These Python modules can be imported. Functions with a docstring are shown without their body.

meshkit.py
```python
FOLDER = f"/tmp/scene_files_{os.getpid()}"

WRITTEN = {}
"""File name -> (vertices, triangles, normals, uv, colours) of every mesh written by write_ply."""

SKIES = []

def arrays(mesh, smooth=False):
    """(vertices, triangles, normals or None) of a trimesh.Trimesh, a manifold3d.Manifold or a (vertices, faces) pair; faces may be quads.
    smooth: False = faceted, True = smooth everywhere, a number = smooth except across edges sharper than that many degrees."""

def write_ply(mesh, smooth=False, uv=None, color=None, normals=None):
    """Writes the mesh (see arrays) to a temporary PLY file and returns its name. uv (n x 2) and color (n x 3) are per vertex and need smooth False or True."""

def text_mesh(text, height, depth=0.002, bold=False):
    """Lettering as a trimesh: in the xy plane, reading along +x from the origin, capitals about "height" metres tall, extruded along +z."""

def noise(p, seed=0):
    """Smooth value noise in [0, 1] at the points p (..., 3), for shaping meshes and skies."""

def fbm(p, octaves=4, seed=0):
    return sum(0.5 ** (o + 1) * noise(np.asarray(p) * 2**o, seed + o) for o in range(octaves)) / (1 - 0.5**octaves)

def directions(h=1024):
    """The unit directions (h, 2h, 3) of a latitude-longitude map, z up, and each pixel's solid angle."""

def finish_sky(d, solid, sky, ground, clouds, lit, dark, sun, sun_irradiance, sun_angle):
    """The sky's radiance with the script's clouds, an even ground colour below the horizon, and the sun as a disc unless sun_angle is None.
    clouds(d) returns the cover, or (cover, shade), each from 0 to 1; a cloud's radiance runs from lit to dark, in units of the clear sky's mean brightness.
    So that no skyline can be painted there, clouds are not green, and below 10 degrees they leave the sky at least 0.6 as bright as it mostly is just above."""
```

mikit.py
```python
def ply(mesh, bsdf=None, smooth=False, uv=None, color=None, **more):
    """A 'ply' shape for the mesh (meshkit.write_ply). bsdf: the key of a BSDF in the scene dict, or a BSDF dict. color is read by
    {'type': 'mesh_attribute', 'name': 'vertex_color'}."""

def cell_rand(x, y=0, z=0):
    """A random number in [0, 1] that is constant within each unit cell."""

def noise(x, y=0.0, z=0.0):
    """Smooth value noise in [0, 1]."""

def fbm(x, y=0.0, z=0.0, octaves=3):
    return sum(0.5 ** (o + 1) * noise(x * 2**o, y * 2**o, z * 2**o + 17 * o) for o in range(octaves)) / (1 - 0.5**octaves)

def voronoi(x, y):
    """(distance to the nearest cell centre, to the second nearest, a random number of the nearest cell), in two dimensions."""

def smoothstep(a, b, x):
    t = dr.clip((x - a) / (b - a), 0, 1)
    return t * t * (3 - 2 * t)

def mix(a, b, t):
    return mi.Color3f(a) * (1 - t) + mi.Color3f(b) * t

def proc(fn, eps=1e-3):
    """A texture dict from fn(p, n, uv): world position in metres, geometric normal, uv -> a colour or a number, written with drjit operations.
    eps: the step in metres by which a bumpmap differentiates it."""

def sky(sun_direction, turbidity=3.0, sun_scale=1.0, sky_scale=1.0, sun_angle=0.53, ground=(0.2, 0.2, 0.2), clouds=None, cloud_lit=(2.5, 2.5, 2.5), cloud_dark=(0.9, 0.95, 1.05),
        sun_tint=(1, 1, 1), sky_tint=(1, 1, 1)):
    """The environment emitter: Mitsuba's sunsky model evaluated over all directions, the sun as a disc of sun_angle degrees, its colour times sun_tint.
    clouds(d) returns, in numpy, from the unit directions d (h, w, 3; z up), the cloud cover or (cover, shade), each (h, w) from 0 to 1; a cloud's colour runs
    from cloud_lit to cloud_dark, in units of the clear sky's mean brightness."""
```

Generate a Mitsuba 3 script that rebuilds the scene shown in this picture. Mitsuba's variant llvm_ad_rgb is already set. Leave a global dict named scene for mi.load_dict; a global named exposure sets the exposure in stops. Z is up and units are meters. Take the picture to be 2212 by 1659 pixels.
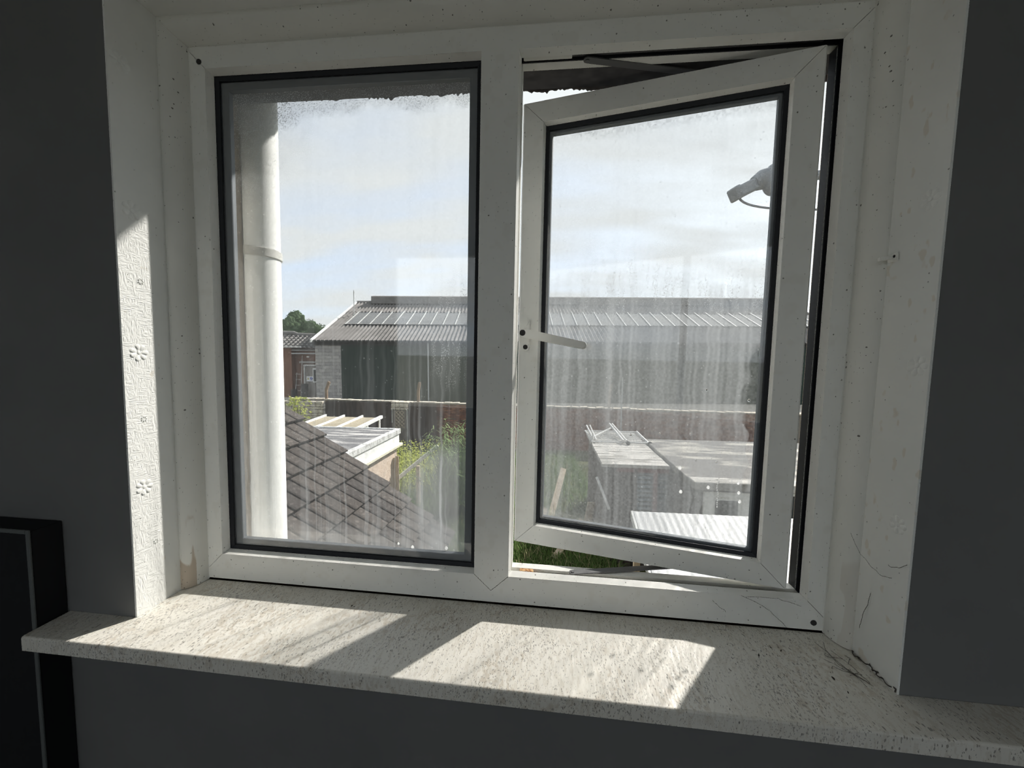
import math, random
import numpy as np, trimesh, manifold3d, drjit as dr
import mitsuba as mi, mikit, meshkit
from mikit import noise, fbm, voronoi, smoothstep, mix, cell_rand, proc
from shapely.geometry import Polygon
T = mi.ScalarTransform4f
rng = np.random.default_rng(7)
random.seed(7)
scene, labels = {}, {}

# ------------------------------------------------------------------ camera, sky, sun, exposure
CAM = np.array([0.8627, -0.8389, 0.5885])                     # phone held in the room, ultra wide lens
YAW, PITCH, ROLL = 0.100276, -0.071526, -0.020848
def _rz(a): c, s = math.cos(a), math.sin(a); return np.array([[c, -s, 0], [s, c, 0], [0, 0, 1.0]])
def _rx(a): c, s = math.cos(a), math.sin(a); return np.array([[1.0, 0, 0], [0, c, -s], [0, s, c]])
def _ry(a): c, s = math.cos(a), math.sin(a); return np.array([[c, 0, s], [0, 1.0, 0], [-s, 0, c]])
_M = _rz(YAW) @ _rx(PITCH) @ _ry(ROLL)
scene['camera'] = dict(type='perspective', fov=math.degrees(2 * math.atan(1106 / 800)), fov_axis='x', near_clip=0.01, far_clip=2000.0,
                       to_world=T().look_at(origin=CAM.tolist(), target=(CAM + _M[:, 1]).tolist(), up=_M[:, 2].tolist()))
def clouds(d):
    el = d[..., 2]
    q = d / np.maximum(el[..., None] + 0.25, 0.05)
    n = meshkit.fbm(q * [1.6, 5.0, 1.0] + 3.0, 4)
    return np.clip(0.86 + 0.8 * (n - 0.42), 0.5, 1.0), np.clip(0.5 - 1.6 * (n - 0.4), 0, 1) * 0.6
SUN = (0.85, 1.0, 1.15)
scene['sky'] = mikit.sky(SUN, turbidity=5.0, sun_scale=0.8, sky_scale=1.0, sun_angle=1.2, ground=(0.16, 0.16, 0.14), clouds=clouds,
                         cloud_lit=(0.95, 1.00, 1.00), cloud_dark=(0.84, 0.90, 0.92), sun_tint=(0.84, 1.0, 1.28), sky_tint=(0.95, 1.0, 1.06))
exposure = 3.12

# ------------------------------------------------------------------ helpers
def rgb(c): return {'type': 'rgb', 'value': [float(x) for x in c]}
def PLY(mesh, bsdf, **kw): return mikit.ply(mesh, 'mat_' + bsdf, **kw)
def mat(key, color, rough=0.6, spec=0.4, metallic=0.0, bump=None, bscale=0.001, eps=1e-3):
    b = dict(type='principled', base_color=proc(color) if callable(color) else rgb(color), roughness=rough, specular=spec, metallic=metallic)
    if bump is not None: b = dict(type='bumpmap', height=proc(bump, eps), scale=bscale, bsdf=b)
    scene['mat_' + key] = dict(type='twosided', bsdf=b)
used = {}
def nk(name):
    n = used.get(name, -1) + 1
    used[name] = n
    return name if n == 0 else f'{name}_{n:03d}'
def put(key, mesh, bsdf, smooth=False, to_world=None, **kw):
    key = nk(key)
    d = mesh if isinstance(mesh, dict) else PLY(mesh, bsdf, smooth=smooth, **kw)
    if to_world is not None: d = {**d, 'to_world': to_world}
    scene[key] = d
    return key
def thing(name, label, cat, group=None, kind=None):
    key = nk(name)
    lab(key, label, cat, group, kind)
    return key
def lab(key, label=None, cat=None, group=None, kind=None):
    labels[key] = {k: v for k, v in dict(label=label, category=cat, group=group, kind=kind).items() if v}
def stuff(key, label=None): labels[key] = {'kind': 'stuff', **({'label': label} if label else {})}

def tm(v, f):
    f = np.asarray(f)
    if f.ndim == 2 and f.shape[1] == 4: f = np.vstack([f[:, [0, 1, 2]], f[:, [0, 2, 3]]])
    return trimesh.Trimesh(np.asarray(v, float), f, process=False)
def box(x0, x1, y0, y1, z0, z1):
    v = [[x, y, z] for x in (x0, x1) for y in (y0, y1) for z in (z0, z1)]
    return tm(v, [[0, 1, 3, 2], [4, 6, 7, 5], [0, 4, 5, 1], [2, 3, 7, 6], [0, 2, 6, 4], [1, 5, 7, 3]])
def bb(x0, x1, y0, y1, z0, z1, c=0.003):
    p = []
    for x, sx in ((x0, 1), (x1, -1)):
        for y, sy in ((y0, 1), (y1, -1)):
            for z, sz in ((z0, 1), (z1, -1)):
                p += [[x, y + sy * c, z + sz * c], [x + sx * c, y, z + sz * c], [x + sx * c, y + sy * c, z]]
    return trimesh.Trimesh(p).convex_hull
def cat(ms): return trimesh.util.concatenate(list(ms))
def prism(poly, w0, w1, fn):
    """polygon (u, v) pushed from w0 to w1 (numbers or per-vertex arrays); fn(u, v, w) -> xyz"""
    poly = np.asarray(poly, float)
    n = len(poly)
    a = np.broadcast_to(w0, (n,)); b = np.broadcast_to(w1, (n,))
    v = np.vstack([np.stack(fn(poly[:, 0], poly[:, 1], a), 1), np.stack(fn(poly[:, 0], poly[:, 1], b), 1)])
    f = [[i, (i + 1) % n, n + (i + 1) % n] for i in range(n)] + [[i, n + (i + 1) % n, n + i] for i in range(n)]
    pv, pf = trimesh.creation.triangulate_polygon(Polygon(poly), engine='earcut')
    idx = [int(np.argmin(((poly - q) ** 2).sum(1))) for q in pv]
    for t in pf:
        i, j, k = (idx[x] for x in t)
        f += [[i, k, j], [n + i, n + j, n + k]]
    m = tm(v, f)
    m.fix_normals()
    return m
def ring(profile, rect, gap=0.0003):
    """four mitred members around rect (x0, x1, z0, z1); profile = (outward, y)"""
    x0, x1, z0, z1 = rect
    P = np.asarray(profile, float)
    o = P[:, 0]
    return [prism(P, z0 - o + gap, z1 + o - gap, lambda u, v, w: (x0 - u, v, w)), prism(P, z0 - o + gap, z1 + o - gap, lambda u, v, w: (x1 + u, v, w)),
            prism(P, x0 - o + gap, x1 + o - gap, lambda u, v, w: (w, v, z1 + u)), prism(P, x0 - o + gap, x1 + o - gap, lambda u, v, w: (w, v, z0 - u))]
def tube(pts, r, sides=8, caps=True):
    p = np.asarray(pts, float)
    r = np.broadcast_to(r, (len(p),))
    t = np.gradient(p, axis=0); t /= np.linalg.norm(t, axis=1, keepdims=True) + 1e-12
    ref = np.array([0, 0, 1.0]) if abs(t[0][2]) < 0.9 else np.array([1.0, 0, 0])
    a = np.cross(t, ref); a /= np.linalg.norm(a, axis=1, keepdims=True) + 1e-12
    b = np.cross(t, a)
    ang = np.arange(sides) * 2 * np.pi / sides
    v = (p[:, None] + r[:, None, None] * (np.cos(ang)[None, :, None] * a[:, None] + np.sin(ang)[None, :, None] * b[:, None])).reshape(-1, 3)
    f = []
    for i in range(len(p) - 1):
        for j in range(sides):
            k = (j + 1) % sides
            f.append([i * sides + j, i * sides + k, (i + 1) * sides + k, (i + 1) * sides + j])
    m = tm(v, f)
    if caps:
        n = len(v); v = np.vstack([v, p[0], p[-1]])
        g = [[n, (j + 1) % sides, j] for j in range(sides)] + [[n + 1, (len(p) - 1) * sides + j, (len(p) - 1) * sides + (j + 1) % sides] for j in range(sides)]
        m = tm(v, np.vstack([m.faces, g]))
    return m
def cyl(p0, p1, r, sides=20): return tube([p0, p1], r, sides)
def xf(m, R, t):
    m = m.copy(); m.vertices = np.asarray(m.vertices) @ np.asarray(R).T + t
    return m
# the outdoors stands level although the window leans a little: O = (right, away, up) from the camera's place, H = the same but square to the house
RO = _rz(YAW) @ _ry(ROLL + math.radians(0.35))
RH = RO @ _rz(-0.1004)
def O(m): return xf(m, RO, CAM)
def H(m): return xf(m, RH, CAM)
def T4(R, t=(0, 0, 0)):
    A = np.eye(4); A[:3, :3] = R; A[:3, 3] = t
    return A
def TW(A): return T(A.tolist())
def blades(base, direc, length, width, droop, segs=2):
    """many tapering leaves at once: base (n,3), direc (n,3) unit, length/width/droop (n,)"""
    n = len(base)
    side = np.cross(direc, [0, 0, 1.0]); side /= np.linalg.norm(side, axis=1, keepdims=True) + 1e-9
    V, F = [], []
    rows = []
    for k in range(segs + 1):
        t = k / segs
        c = base + direc * (length * t)[:, None]
        c[:, 2] -= droop * t * t
        wv = width * (1 - t) * (0.55 + 1.6 * t if k else 0.6)
        rows.append((c - side * wv[:, None] / 2, c + side * wv[:, None] / 2))
    V = np.stack([x for r_ in rows for x in r_], 1).reshape(-1, 3)
    m = 2 * (segs + 1)
    q = np.array([[2 * k, 2 * k + 1, 2 * k + 3, 2 * k + 2] for k in range(segs)])
    F = (np.arange(n)[:, None, None] * m + q[None]).reshape(-1, 4)
    return tm(V, F)
def leaves(c, size, r=rng):
    """small folded leaf cards (two triangles each side of a rib) at the points c"""
    n = len(c)
    nrm = r.normal(size=(n, 3)); nrm[:, 2] = np.abs(nrm[:, 2]) + 0.4; nrm /= np.linalg.norm(nrm, axis=1, keepdims=True)
    a = np.cross(nrm, r.normal(size=(n, 3))); a /= np.linalg.norm(a, axis=1, keepdims=True)
    b = np.cross(nrm, a)
    s = (size * r.uniform(0.6, 1.3, n))[:, None]
    V = np.stack([c - a * s * .55, c + b * s * .36 + nrm * s * .12, c + a * s * .55 - nrm * s * .1, c - b * s * .36 + nrm * s * .12], 1).reshape(-1, 3)
    F = (np.arange(n)[:, None, None] * 4 + np.array([[0, 1, 2], [0, 2, 3]])[None]).reshape(-1, 3)
    return tm(V, F)

# ------------------------------------------------------------------ materials
def specks(p, n, scale, cover, seed=0.0, big=0.15):
    """irregular dirt specks, in the plane the surface lies in"""
    ax, az = dr.abs(n.x), dr.abs(n.z)
    u = dr.select(ax > 0.6, p.y, p.x)
    v = dr.select(az > 0.6, p.y, p.z)
    d, _, c = voronoi(u * scale + seed, v * scale + seed * 1.7)
    return dr.select((c > 1 - cover) & (d < 0.05 + big * dr.square((c - 1 + cover) / cover)), 1.0, 0.0)
def upvc_c(p, n, uv):
    base = mix((0.72, 0.715, 0.68), (0.78, 0.78, 0.75), fbm(p.x * 5, p.y * 5, p.z * 5))
    g = smoothstep(0.60, 0.80, fbm(p.x * 38, p.y * 38, p.z * 30))
    base = mix(base, (0.52, 0.48, 0.40), g * 0.14)
    s = dr.maximum(specks(p, n, 260, 0.05), specks(p, n, 110, 0.04, 3.1))
    return mix(base, (0.08, 0.075, 0.06), s * 0.8)
mat('upvc', upvc_c, rough=0.42, spec=0.35)
mat('upvc_plain', (0.74, 0.735, 0.70), rough=0.4, spec=0.4)
mat('rubber', (0.012, 0.014, 0.018), rough=0.55, spec=0.3)
mat('spacer', (0.15, 0.165, 0.18), rough=0.5, metallic=0.3)
mat('steel', (0.16, 0.16, 0.165), rough=0.5, metallic=0.6)
mat('dark_recess', (0.02, 0.02, 0.02), rough=0.8)
mat('rust', lambda p, n, uv: mix((0.62, 0.40, 0.20), (0.28, 0.10, 0.03), smoothstep(0.35, 0.65, fbm(p.x * 180, p.y * 180, p.z * 180))), rough=0.8)
def paint_c(p, n, uv):
    c = mix((0.66, 0.66, 0.62), (0.74, 0.735, 0.70), fbm(p.x * 9, p.y * 9, p.z * 7))
    st = smoothstep(0.47, 0.50, fbm(p.x * 14 + 5, p.y * 30, p.z * 5 + 2)) * dr.select(p.y < -0.028, 1.0, 0.0) * smoothstep(0.27, 0.24, p.z + 0.14 * noise(p.z * 9, p.y * 60)) * dr.select(p.x < 0.1, 1.0, 0.25)
    c = mix(c, (0.40, 0.32, 0.24), st * 0.8)
    s = dr.maximum(specks(p, n, 240, 0.05, 7), specks(p, n, 95, 0.09, 1.3))
    return mix(c, (0.07, 0.065, 0.055), s * 0.85)
mat('trim_paint', paint_c, rough=0.5, spec=0.35)
def weave(p, n, uv):
    u = dr.select(dr.abs(n.x) > 0.6, p.y, p.x)
    v = dr.select(dr.abs(n.z) > 0.6, p.y, p.z)
    a = noise(u * 130, v * 600); b = noise(u * 600 + 9, v * 130)
    k = smoothstep(0.42, 0.58, noise(u * 110 + 31, v * 110))
    return a * k + b * (1 - k)
def wallpaper_c(p, n, uv):
    c = mix((0.68, 0.69, 0.67), (0.76, 0.76, 0.73), fbm(p.x * 6, p.y * 9, p.z * 5))
    c = mix(c, (0.55, 0.47, 0.36), smoothstep(0.70, 0.80, fbm(p.x * 14 + 3, p.y * 60, p.z * 30)) * 0.4)
    return mix(c, (0.10, 0.10, 0.09), specks(p, n, 130, 0.03, 5) * 0.7)
mat('wallpaper', wallpaper_c, rough=0.75, spec=0.2, bump=weave, bscale=0.0009, eps=2e-4)
mat('wall_shaded', lambda p, n, uv: mix((0.145, 0.149, 0.15), (0.175, 0.177, 0.175), fbm(p.x * 6, p.z * 6)), rough=0.8, spec=0.15, bump=weave, bscale=0.0009, eps=2e-4)  # darker copy of the woven paper, room-side shade put into its colour
mat('wallpaper_plain', (0.74, 0.745, 0.72), rough=0.7, spec=0.2)
mat('room_paint', (0.74, 0.75, 0.76), rough=0.8, spec=0.2)
mat('carpet', (0.09, 0.085, 0.08), rough=0.95, spec=0.05)
def sill_c(p, n, uv):
    x, y = p.x + 0.004 * noise(p.x * 60, p.y * 60), p.y + p.z
    c = mix((0.62, 0.60, 0.54), (0.69, 0.67, 0.62), fbm(x * 8, y * 8))
    c = mix(c, (0.50, 0.46, 0.39), smoothstep(0.48, 0.72, fbm(x * 260, y * 70)) * 0.42)
    c = mix(c, (0.42, 0.36, 0.28), smoothstep(0.50, 0.64, fbm(x * 9 + 2, y * 11)) * smoothstep(0.50, 0.66, fbm(x * 190, y * 110 + 4)) * 0.45)
    for sx, sy, lim, k in ((150, 60, 0.86, 0.8), (330, 150, 0.74, 0.6), (560, 300, 0.66, 0.5)):
        d, _, q = voronoi(x * sx + 0.5 * noise(y * 90, x * 90), y * sy + 0.5 * noise(x * 110, y * 80))
        c = mix(c, (0.07, 0.06, 0.05), dr.select((q > lim) & (d < 0.03 + 1.2 * dr.square(q - lim) * 8 * noise(x * 14 + sx, y * 17)), k, 0.0))
    return c
mat('sill_paint', sill_c, rough=0.38, spec=0.45, bump=lambda p, n, uv: dr.select(n.z > 0.8, 1.0, 0.0) * (noise(p.x * 150 + 2.2 * noise(p.y * 26, p.x * 40), p.y * 22) + 0.5 * noise(p.x * 420, p.y * 160)), bscale=0.0004, eps=4e-4)
mat('panel_black', (0.012, 0.013, 0.015), rough=0.7, spec=0.2)
mat('panel_edge', (0.10, 0.11, 0.11), rough=0.6)
mat('crumb', (0.03, 0.025, 0.02), rough=0.9)
mat('web', (0.05, 0.045, 0.04), rough=0.9)
def rough_h(p, n, uv): return fbm(p.x * 60, p.y * 60, p.z * 60, 3)
mat('render_coat', lambda p, n, uv: mix((0.21, 0.17, 0.13), (0.36, 0.31, 0.25), fbm(p.x * 90, p.y * 90, p.z * 90)), rough=0.9, spec=0.1, bump=rough_h, bscale=0.02)
mat('soffit', lambda p, n, uv: mix((0.05, 0.05, 0.055), (0.13, 0.125, 0.125), fbm(p.x * 30, p.y * 40, p.z * 60)), rough=0.9, spec=0.1)
mat('pipe_plastic', lambda p, n, uv: mix(mix((0.70, 0.72, 0.70), (0.77, 0.78, 0.76), fbm(p.x * 10, p.y * 10, p.z * 3)), (0.25, 0.25, 0.23), specks(p, n, 120, 0.05, 2) * 0.6), rough=0.5, spec=0.3)
mat('clip_plastic', (0.50, 0.50, 0.47), rough=0.5)
mat('white_trim', (0.70, 0.71, 0.70), rough=0.5)
mat('white_weathered', lambda p, n, uv: mix((0.55, 0.56, 0.55), (0.34, 0.34, 0.33), smoothstep(0.48, 0.66, fbm(p.x * 22, p.y * 22, p.z * 5))), rough=0.6)
for k, c in enumerate([(0.054, 0.047, 0.043), (0.064, 0.056, 0.051), (0.046, 0.041, 0.039)]):
    mat(f'roof_tile_{k}', (lambda c: lambda p, n, uv: mix(c, tuple(1.8 * x for x in c), smoothstep(0.5, 0.8, fbm(p.x * 38, p.y * 38, p.z * 38))))(c), rough=0.85, spec=0.15)
mat('felt', lambda p, n, uv: mix((0.13, 0.13, 0.135), (0.40, 0.39, 0.38), smoothstep(0.42, 0.72, fbm(p.x * 1.6, p.y * 9, 0.0, 4))), rough=0.9, spec=0.1)
mat('pebbledash', lambda p, n, uv: mix((0.40, 0.30, 0.23), (0.62, 0.54, 0.46), noise(p.x * 45, p.y * 45, p.z * 45)), rough=0.95, spec=0.05)
mat('poly_sheet', lambda p, n, uv: mix((0.26, 0.22, 0.15), (0.34, 0.30, 0.22), fbm(p.x * 3, p.y * 4)), rough=0.6)
mat('cream', (0.62, 0.60, 0.48), rough=0.6)
mat('stone_0', lambda p, n, uv: mix((0.36, 0.32, 0.27), (0.58, 0.53, 0.45), fbm(p.x * 12, p.y * 12, p.z * 12)), rough=0.95, spec=0.05)
mat('mortar', (0.20, 0.18, 0.16), rough=0.95, spec=0.05)
for k, c in enumerate([(0.20, 0.085, 0.055), (0.15, 0.070, 0.050), (0.24, 0.115, 0.075), (0.11, 0.065, 0.05)]): mat(f'brick_{k}', c, rough=0.9, spec=0.1)
for k, c in enumerate([(0.050, 0.036, 0.030), (0.066, 0.048, 0.040), (0.038, 0.029, 0.026)]): mat(f'fence_{k}', c, rough=0.85, spec=0.1)
mat('post_wood', lambda p, n, uv: mix((0.17, 0.12, 0.085), (0.30, 0.23, 0.17), noise(p.x * 14, p.y * 14, p.z * 5)), rough=0.9, spec=0.05)
for k, c in enumerate([(0.30, 0.295, 0.29), (0.34, 0.335, 0.325), (0.27, 0.265, 0.265)]): mat(f'block_{k}', c, rough=0.9, spec=0.1)
mat('clad_green', lambda p, n, uv: mix((0.012, 0.026, 0.021), (0.022, 0.036, 0.030), fbm(p.x * 0.8, p.y * 0.8, p.z * 0.5)), rough=0.6, spec=0.25)
mat('roof_cement', lambda p, n, uv: mix((0.12, 0.115, 0.11), (0.25, 0.24, 0.235), fbm(p.x * 1.6, p.y * 1.1, p.z * 2.5)), rough=0.9, spec=0.1)
mat('roof_light', lambda p, n, uv: mix((0.15, 0.155, 0.16), (0.21, 0.215, 0.215), fbm(p.x * 1.0, p.y * 1.5, p.z)), rough=0.85, spec=0.1)
mat('dark_timber', (0.03, 0.03, 0.03), rough=0.8)
mat('grey_pipe', (0.33, 0.35, 0.36), rough=0.6)
mat('far_brick', lambda p, n, uv: mix((0.155, 0.075, 0.050), (0.21, 0.11, 0.075), noise(p.x * 6, p.y * 6, p.z * 13)), rough=0.9, spec=0.1)
mat('pane_dark', (0.035, 0.04, 0.045), rough=0.15, spec=0.6)
mat('door_grey', (0.20, 0.185, 0.17), rough=0.7)
mat('sign_white', (0.70, 0.72, 0.74), rough=0.6)
mat('sign_blue', (0.03, 0.06, 0.30), rough=0.6)
mat('sign_yellow', (0.55, 0.50, 0.20), rough=0.6)
mat('concrete', lambda p, n, uv: mix((0.27, 0.25, 0.22), (0.36, 0.335, 0.30), fbm(p.x * 1.4, p.y * 1.4)), rough=0.95, spec=0.05)
mat('tree_leaf', lambda p, n, uv: mix((0.055, 0.085, 0.050), (0.115, 0.160, 0.090), fbm(p.x * 0.25, p.y * 0.25, p.z * 0.35)), rough=0.9, spec=0.1)
mat('bark', (0.08, 0.06, 0.045), rough=0.95, spec=0.05)
mat('hill_grass', (0.05, 0.08, 0.035), rough=0.95, spec=0.05)
mat('soil', lambda p, n, uv: mix((0.035, 0.040, 0.018), (0.075, 0.080, 0.035), fbm(p.x * 2.2, p.y * 2.2)), rough=0.95, spec=0.05)
for k, c in {'grass_leaf': (0.12, 0.185, 0.06), 'straw': (0.42, 0.36, 0.22), 'ivy_leaf': (0.46, 0.50, 0.14), 'bush_leaf': (0.30, 0.40, 0.20)}.items():
    scene['mat_' + k] = dict(type='principledthin', base_color=rgb(c), roughness=0.6, diff_trans=1.0, eta=1.4)
mat('shed_roof', lambda p, n, uv: mix((0.42, 0.405, 0.38), (0.25, 0.24, 0.22), smoothstep(0.45, 0.72, fbm(p.x * 3.0 + 4, p.y * 9))), rough=0.85, spec=0.1)
mat('shed_felt', lambda p, n, uv: mix((0.15, 0.145, 0.14), (0.36, 0.345, 0.31), smoothstep(0.40, 0.68, fbm(p.x * 1.3, p.y * 4.5, 0.0, 4))), rough=0.9, spec=0.1)
mat('shed_board', lambda p, n, uv: mix((0.055, 0.045, 0.04), (0.10, 0.085, 0.075), noise(p.x * 9, p.y * 9, p.z * 2)), rough=0.9, spec=0.1)
mat('corrugated_blue', (0.20, 0.235, 0.26), rough=0.5, metallic=0.2)
mat('red_timber', (0.16, 0.045, 0.04), rough=0.8)
mat('plastic_roof', lambda p, n, uv: mix((0.42, 0.43, 0.435), (0.31, 0.32, 0.325), smoothstep(0.50, 0.75, fbm(p.x * 9, p.y * 2.2))), rough=0.5)
mat('grey_render', (0.22, 0.215, 0.21), rough=0.9, spec=0.1)
mat('rack_metal', (0.55, 0.55, 0.54), rough=0.5, metallic=0.2)
mat('plank', lambda p, n, uv: mix((0.36, 0.29, 0.21), (0.56, 0.48, 0.37), noise(p.x * 12, p.y * 12, p.z * 12)), rough=0.9, spec=0.05)
mat('camera_shell', lambda p, n, uv: mix((0.16, 0.18, 0.20), (0.34, 0.36, 0.38), smoothstep(0.4, 0.6, noise(p.x * 260, p.y * 260, p.z * 260))), rough=0.5)
# glass: clear sheet, and sheets with condensation and dried streaks lying on them
scene['mat_glass_clear'] = dict(type='thindielectric', int_ior=1.5)
scene['mat_drop_milky'] = dict(type='principledthin', base_color=rgb((0.9, 0.9, 0.9)), roughness=0.3, diff_trans=1.7, eta=1.33)  # translucent white stands in for sky glint refracted by the drops
scene['mat_drop_glass'] = dict(type='dielectric', int_ior=1.33)
FILM = dict(type='principledthin', base_color=rgb((0.36, 0.375, 0.385)), roughness=0.7, diff_trans=1.3, eta=1.3)
def beads(u, v, s, lim):
    d, _, r = voronoi(u * s + 0.35 * noise(u * s * 2, v * s * 2), v * s + 0.35 * noise(v * s * 2, u * s * 2 + 5))
    return dr.select(d < 0.10 + 0.36 * r / lim, 1.0, 0.0) * dr.select(r < lim, 1.0, 0.0)
def film_fixed(p, n, uv):
    u, v = uv.x, uv.y
    wob = 0.006 * noise(v * 30, u * 20)
    run = noise((u + wob) * 150, v * 1.6)
    run2 = noise((u + wob) * 62 + 40, v * 0.9)
    w = 0.035 + 0.05 * run * run2
    # grains of condensation along the head, thickest in the corner by the pipe
    edge = noise(u * 26, v * 26) * 0.06 + noise(u * 130, v * 130) * 0.03
    head = smoothstep(1.080, 1.115, v + edge * 0.5 + 0.045 * smoothstep(0.32, 0.0, u))
    corner = smoothstep(0.235, 0.06, dr.sqrt(dr.square(u - 0.03) + dr.square((v - 1.08) * 0.75)) + edge)
    fine = beads(u, v, 330, 0.85)
    w += head * (0.18 + 0.34 * fine) + corner * (0.12 + 0.38 * fine)
    # running drops near the mullion
    cl = smoothstep(0.10, 0.03, dr.abs(u - 0.565) + 0.03 * noise(v * 40, u * 9)) * smoothstep(0.20, 0.10, dr.abs(v - 0.56) + 0.05 * noise(u * 90, v * 7))
    w += cl * (0.10 + 0.42 * smoothstep(0.42, 0.62, noise(u * 170, v * 26)) * beads(u, v * 0.6, 430, 0.8))
    w += beads(u, v, 190, 0.02) * 0.25 * noise(u * 6, v * 6)
    # dried runs below the middle, a fogged foot and a fogged patch
    low = smoothstep(0.66, 0.12, v)
    w += low * (0.02 + 0.24 * smoothstep(0.58, 0.86, run) + 0.10 * smoothstep(0.55, 0.80, run2) + 0.05 * noise(u * 300, v * 40))
    w += smoothstep(0.12, 0.0, v + 0.05 * run) * (0.16 + 0.14 * run2)
    rim = dr.sqrt(dr.square((u - 0.57) / 0.15) + dr.square((v - 0.13) / 0.15)) + 0.25 * (run - 0.5) + 0.25 * (noise(u * 18, v * 18) - 0.5)
    w += smoothstep(1.15, 0.60, rim) * (0.30 + 0.12 * run)
    w += smoothstep(0.06, 0.0, 0.615 - u) * 0.16 * smoothstep(0.8, 0.3, v)
    return dr.clip(w, 0.0, 0.85)
def film_sash(p, n, uv):
    u, v = uv.x, uv.y
    wob = 0.006 * noise(v * 30, u * 20)
    run = noise((u + wob) * 170, v * 1.8)
    run2 = noise((u + wob) * 58 + 70, v * 1.1)
    grain = noise(u * 260, v * 220)
    w = 0.05 + 0.06 * run * run2 + 0.03 * grain
    w += beads(u, v, 330, 0.07) * 0.10 * noise(u * 9, v * 9)
    haze = smoothstep(0.70, 0.58, v + 0.05 * (noise(u * 12, v * 30) - 0.5))
    w += haze * (0.11 + 0.15 * run + 0.10 * run2 + 0.09 * grain)
    mid = smoothstep(0.62, 0.50, v) * smoothstep(0.24, 0.36, v + 0.06 * run2)
    w += mid * (0.06 + 0.10 * run)
    drops = smoothstep(0.52, 0.62, v + 0.03 * run2) * smoothstep(0.78, 0.66, v + 0.07 * noise(u * 14, v * 8)) * smoothstep(0.02, 0.14, u)
    thick = smoothstep(0.46, 0.60, noise(u * 150, v * 22))
    w += drops * (0.12 + 0.35 * thick) * beads(u, v * 0.7, 400, 0.80)
    w -= haze * smoothstep(0.30, 0.46, u) * 0.30 * smoothstep(0.60, 0.75, noise((u + 3 * wob) * 75 + 11, v * 5))   # washed tracks
    w += beads(u, v, 190, 0.015) * 0.2
    w += smoothstep(0.03, 0.0, 1.015 - v) * 0.25 * grain
    return dr.clip(w, 0.02, 0.80)
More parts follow.
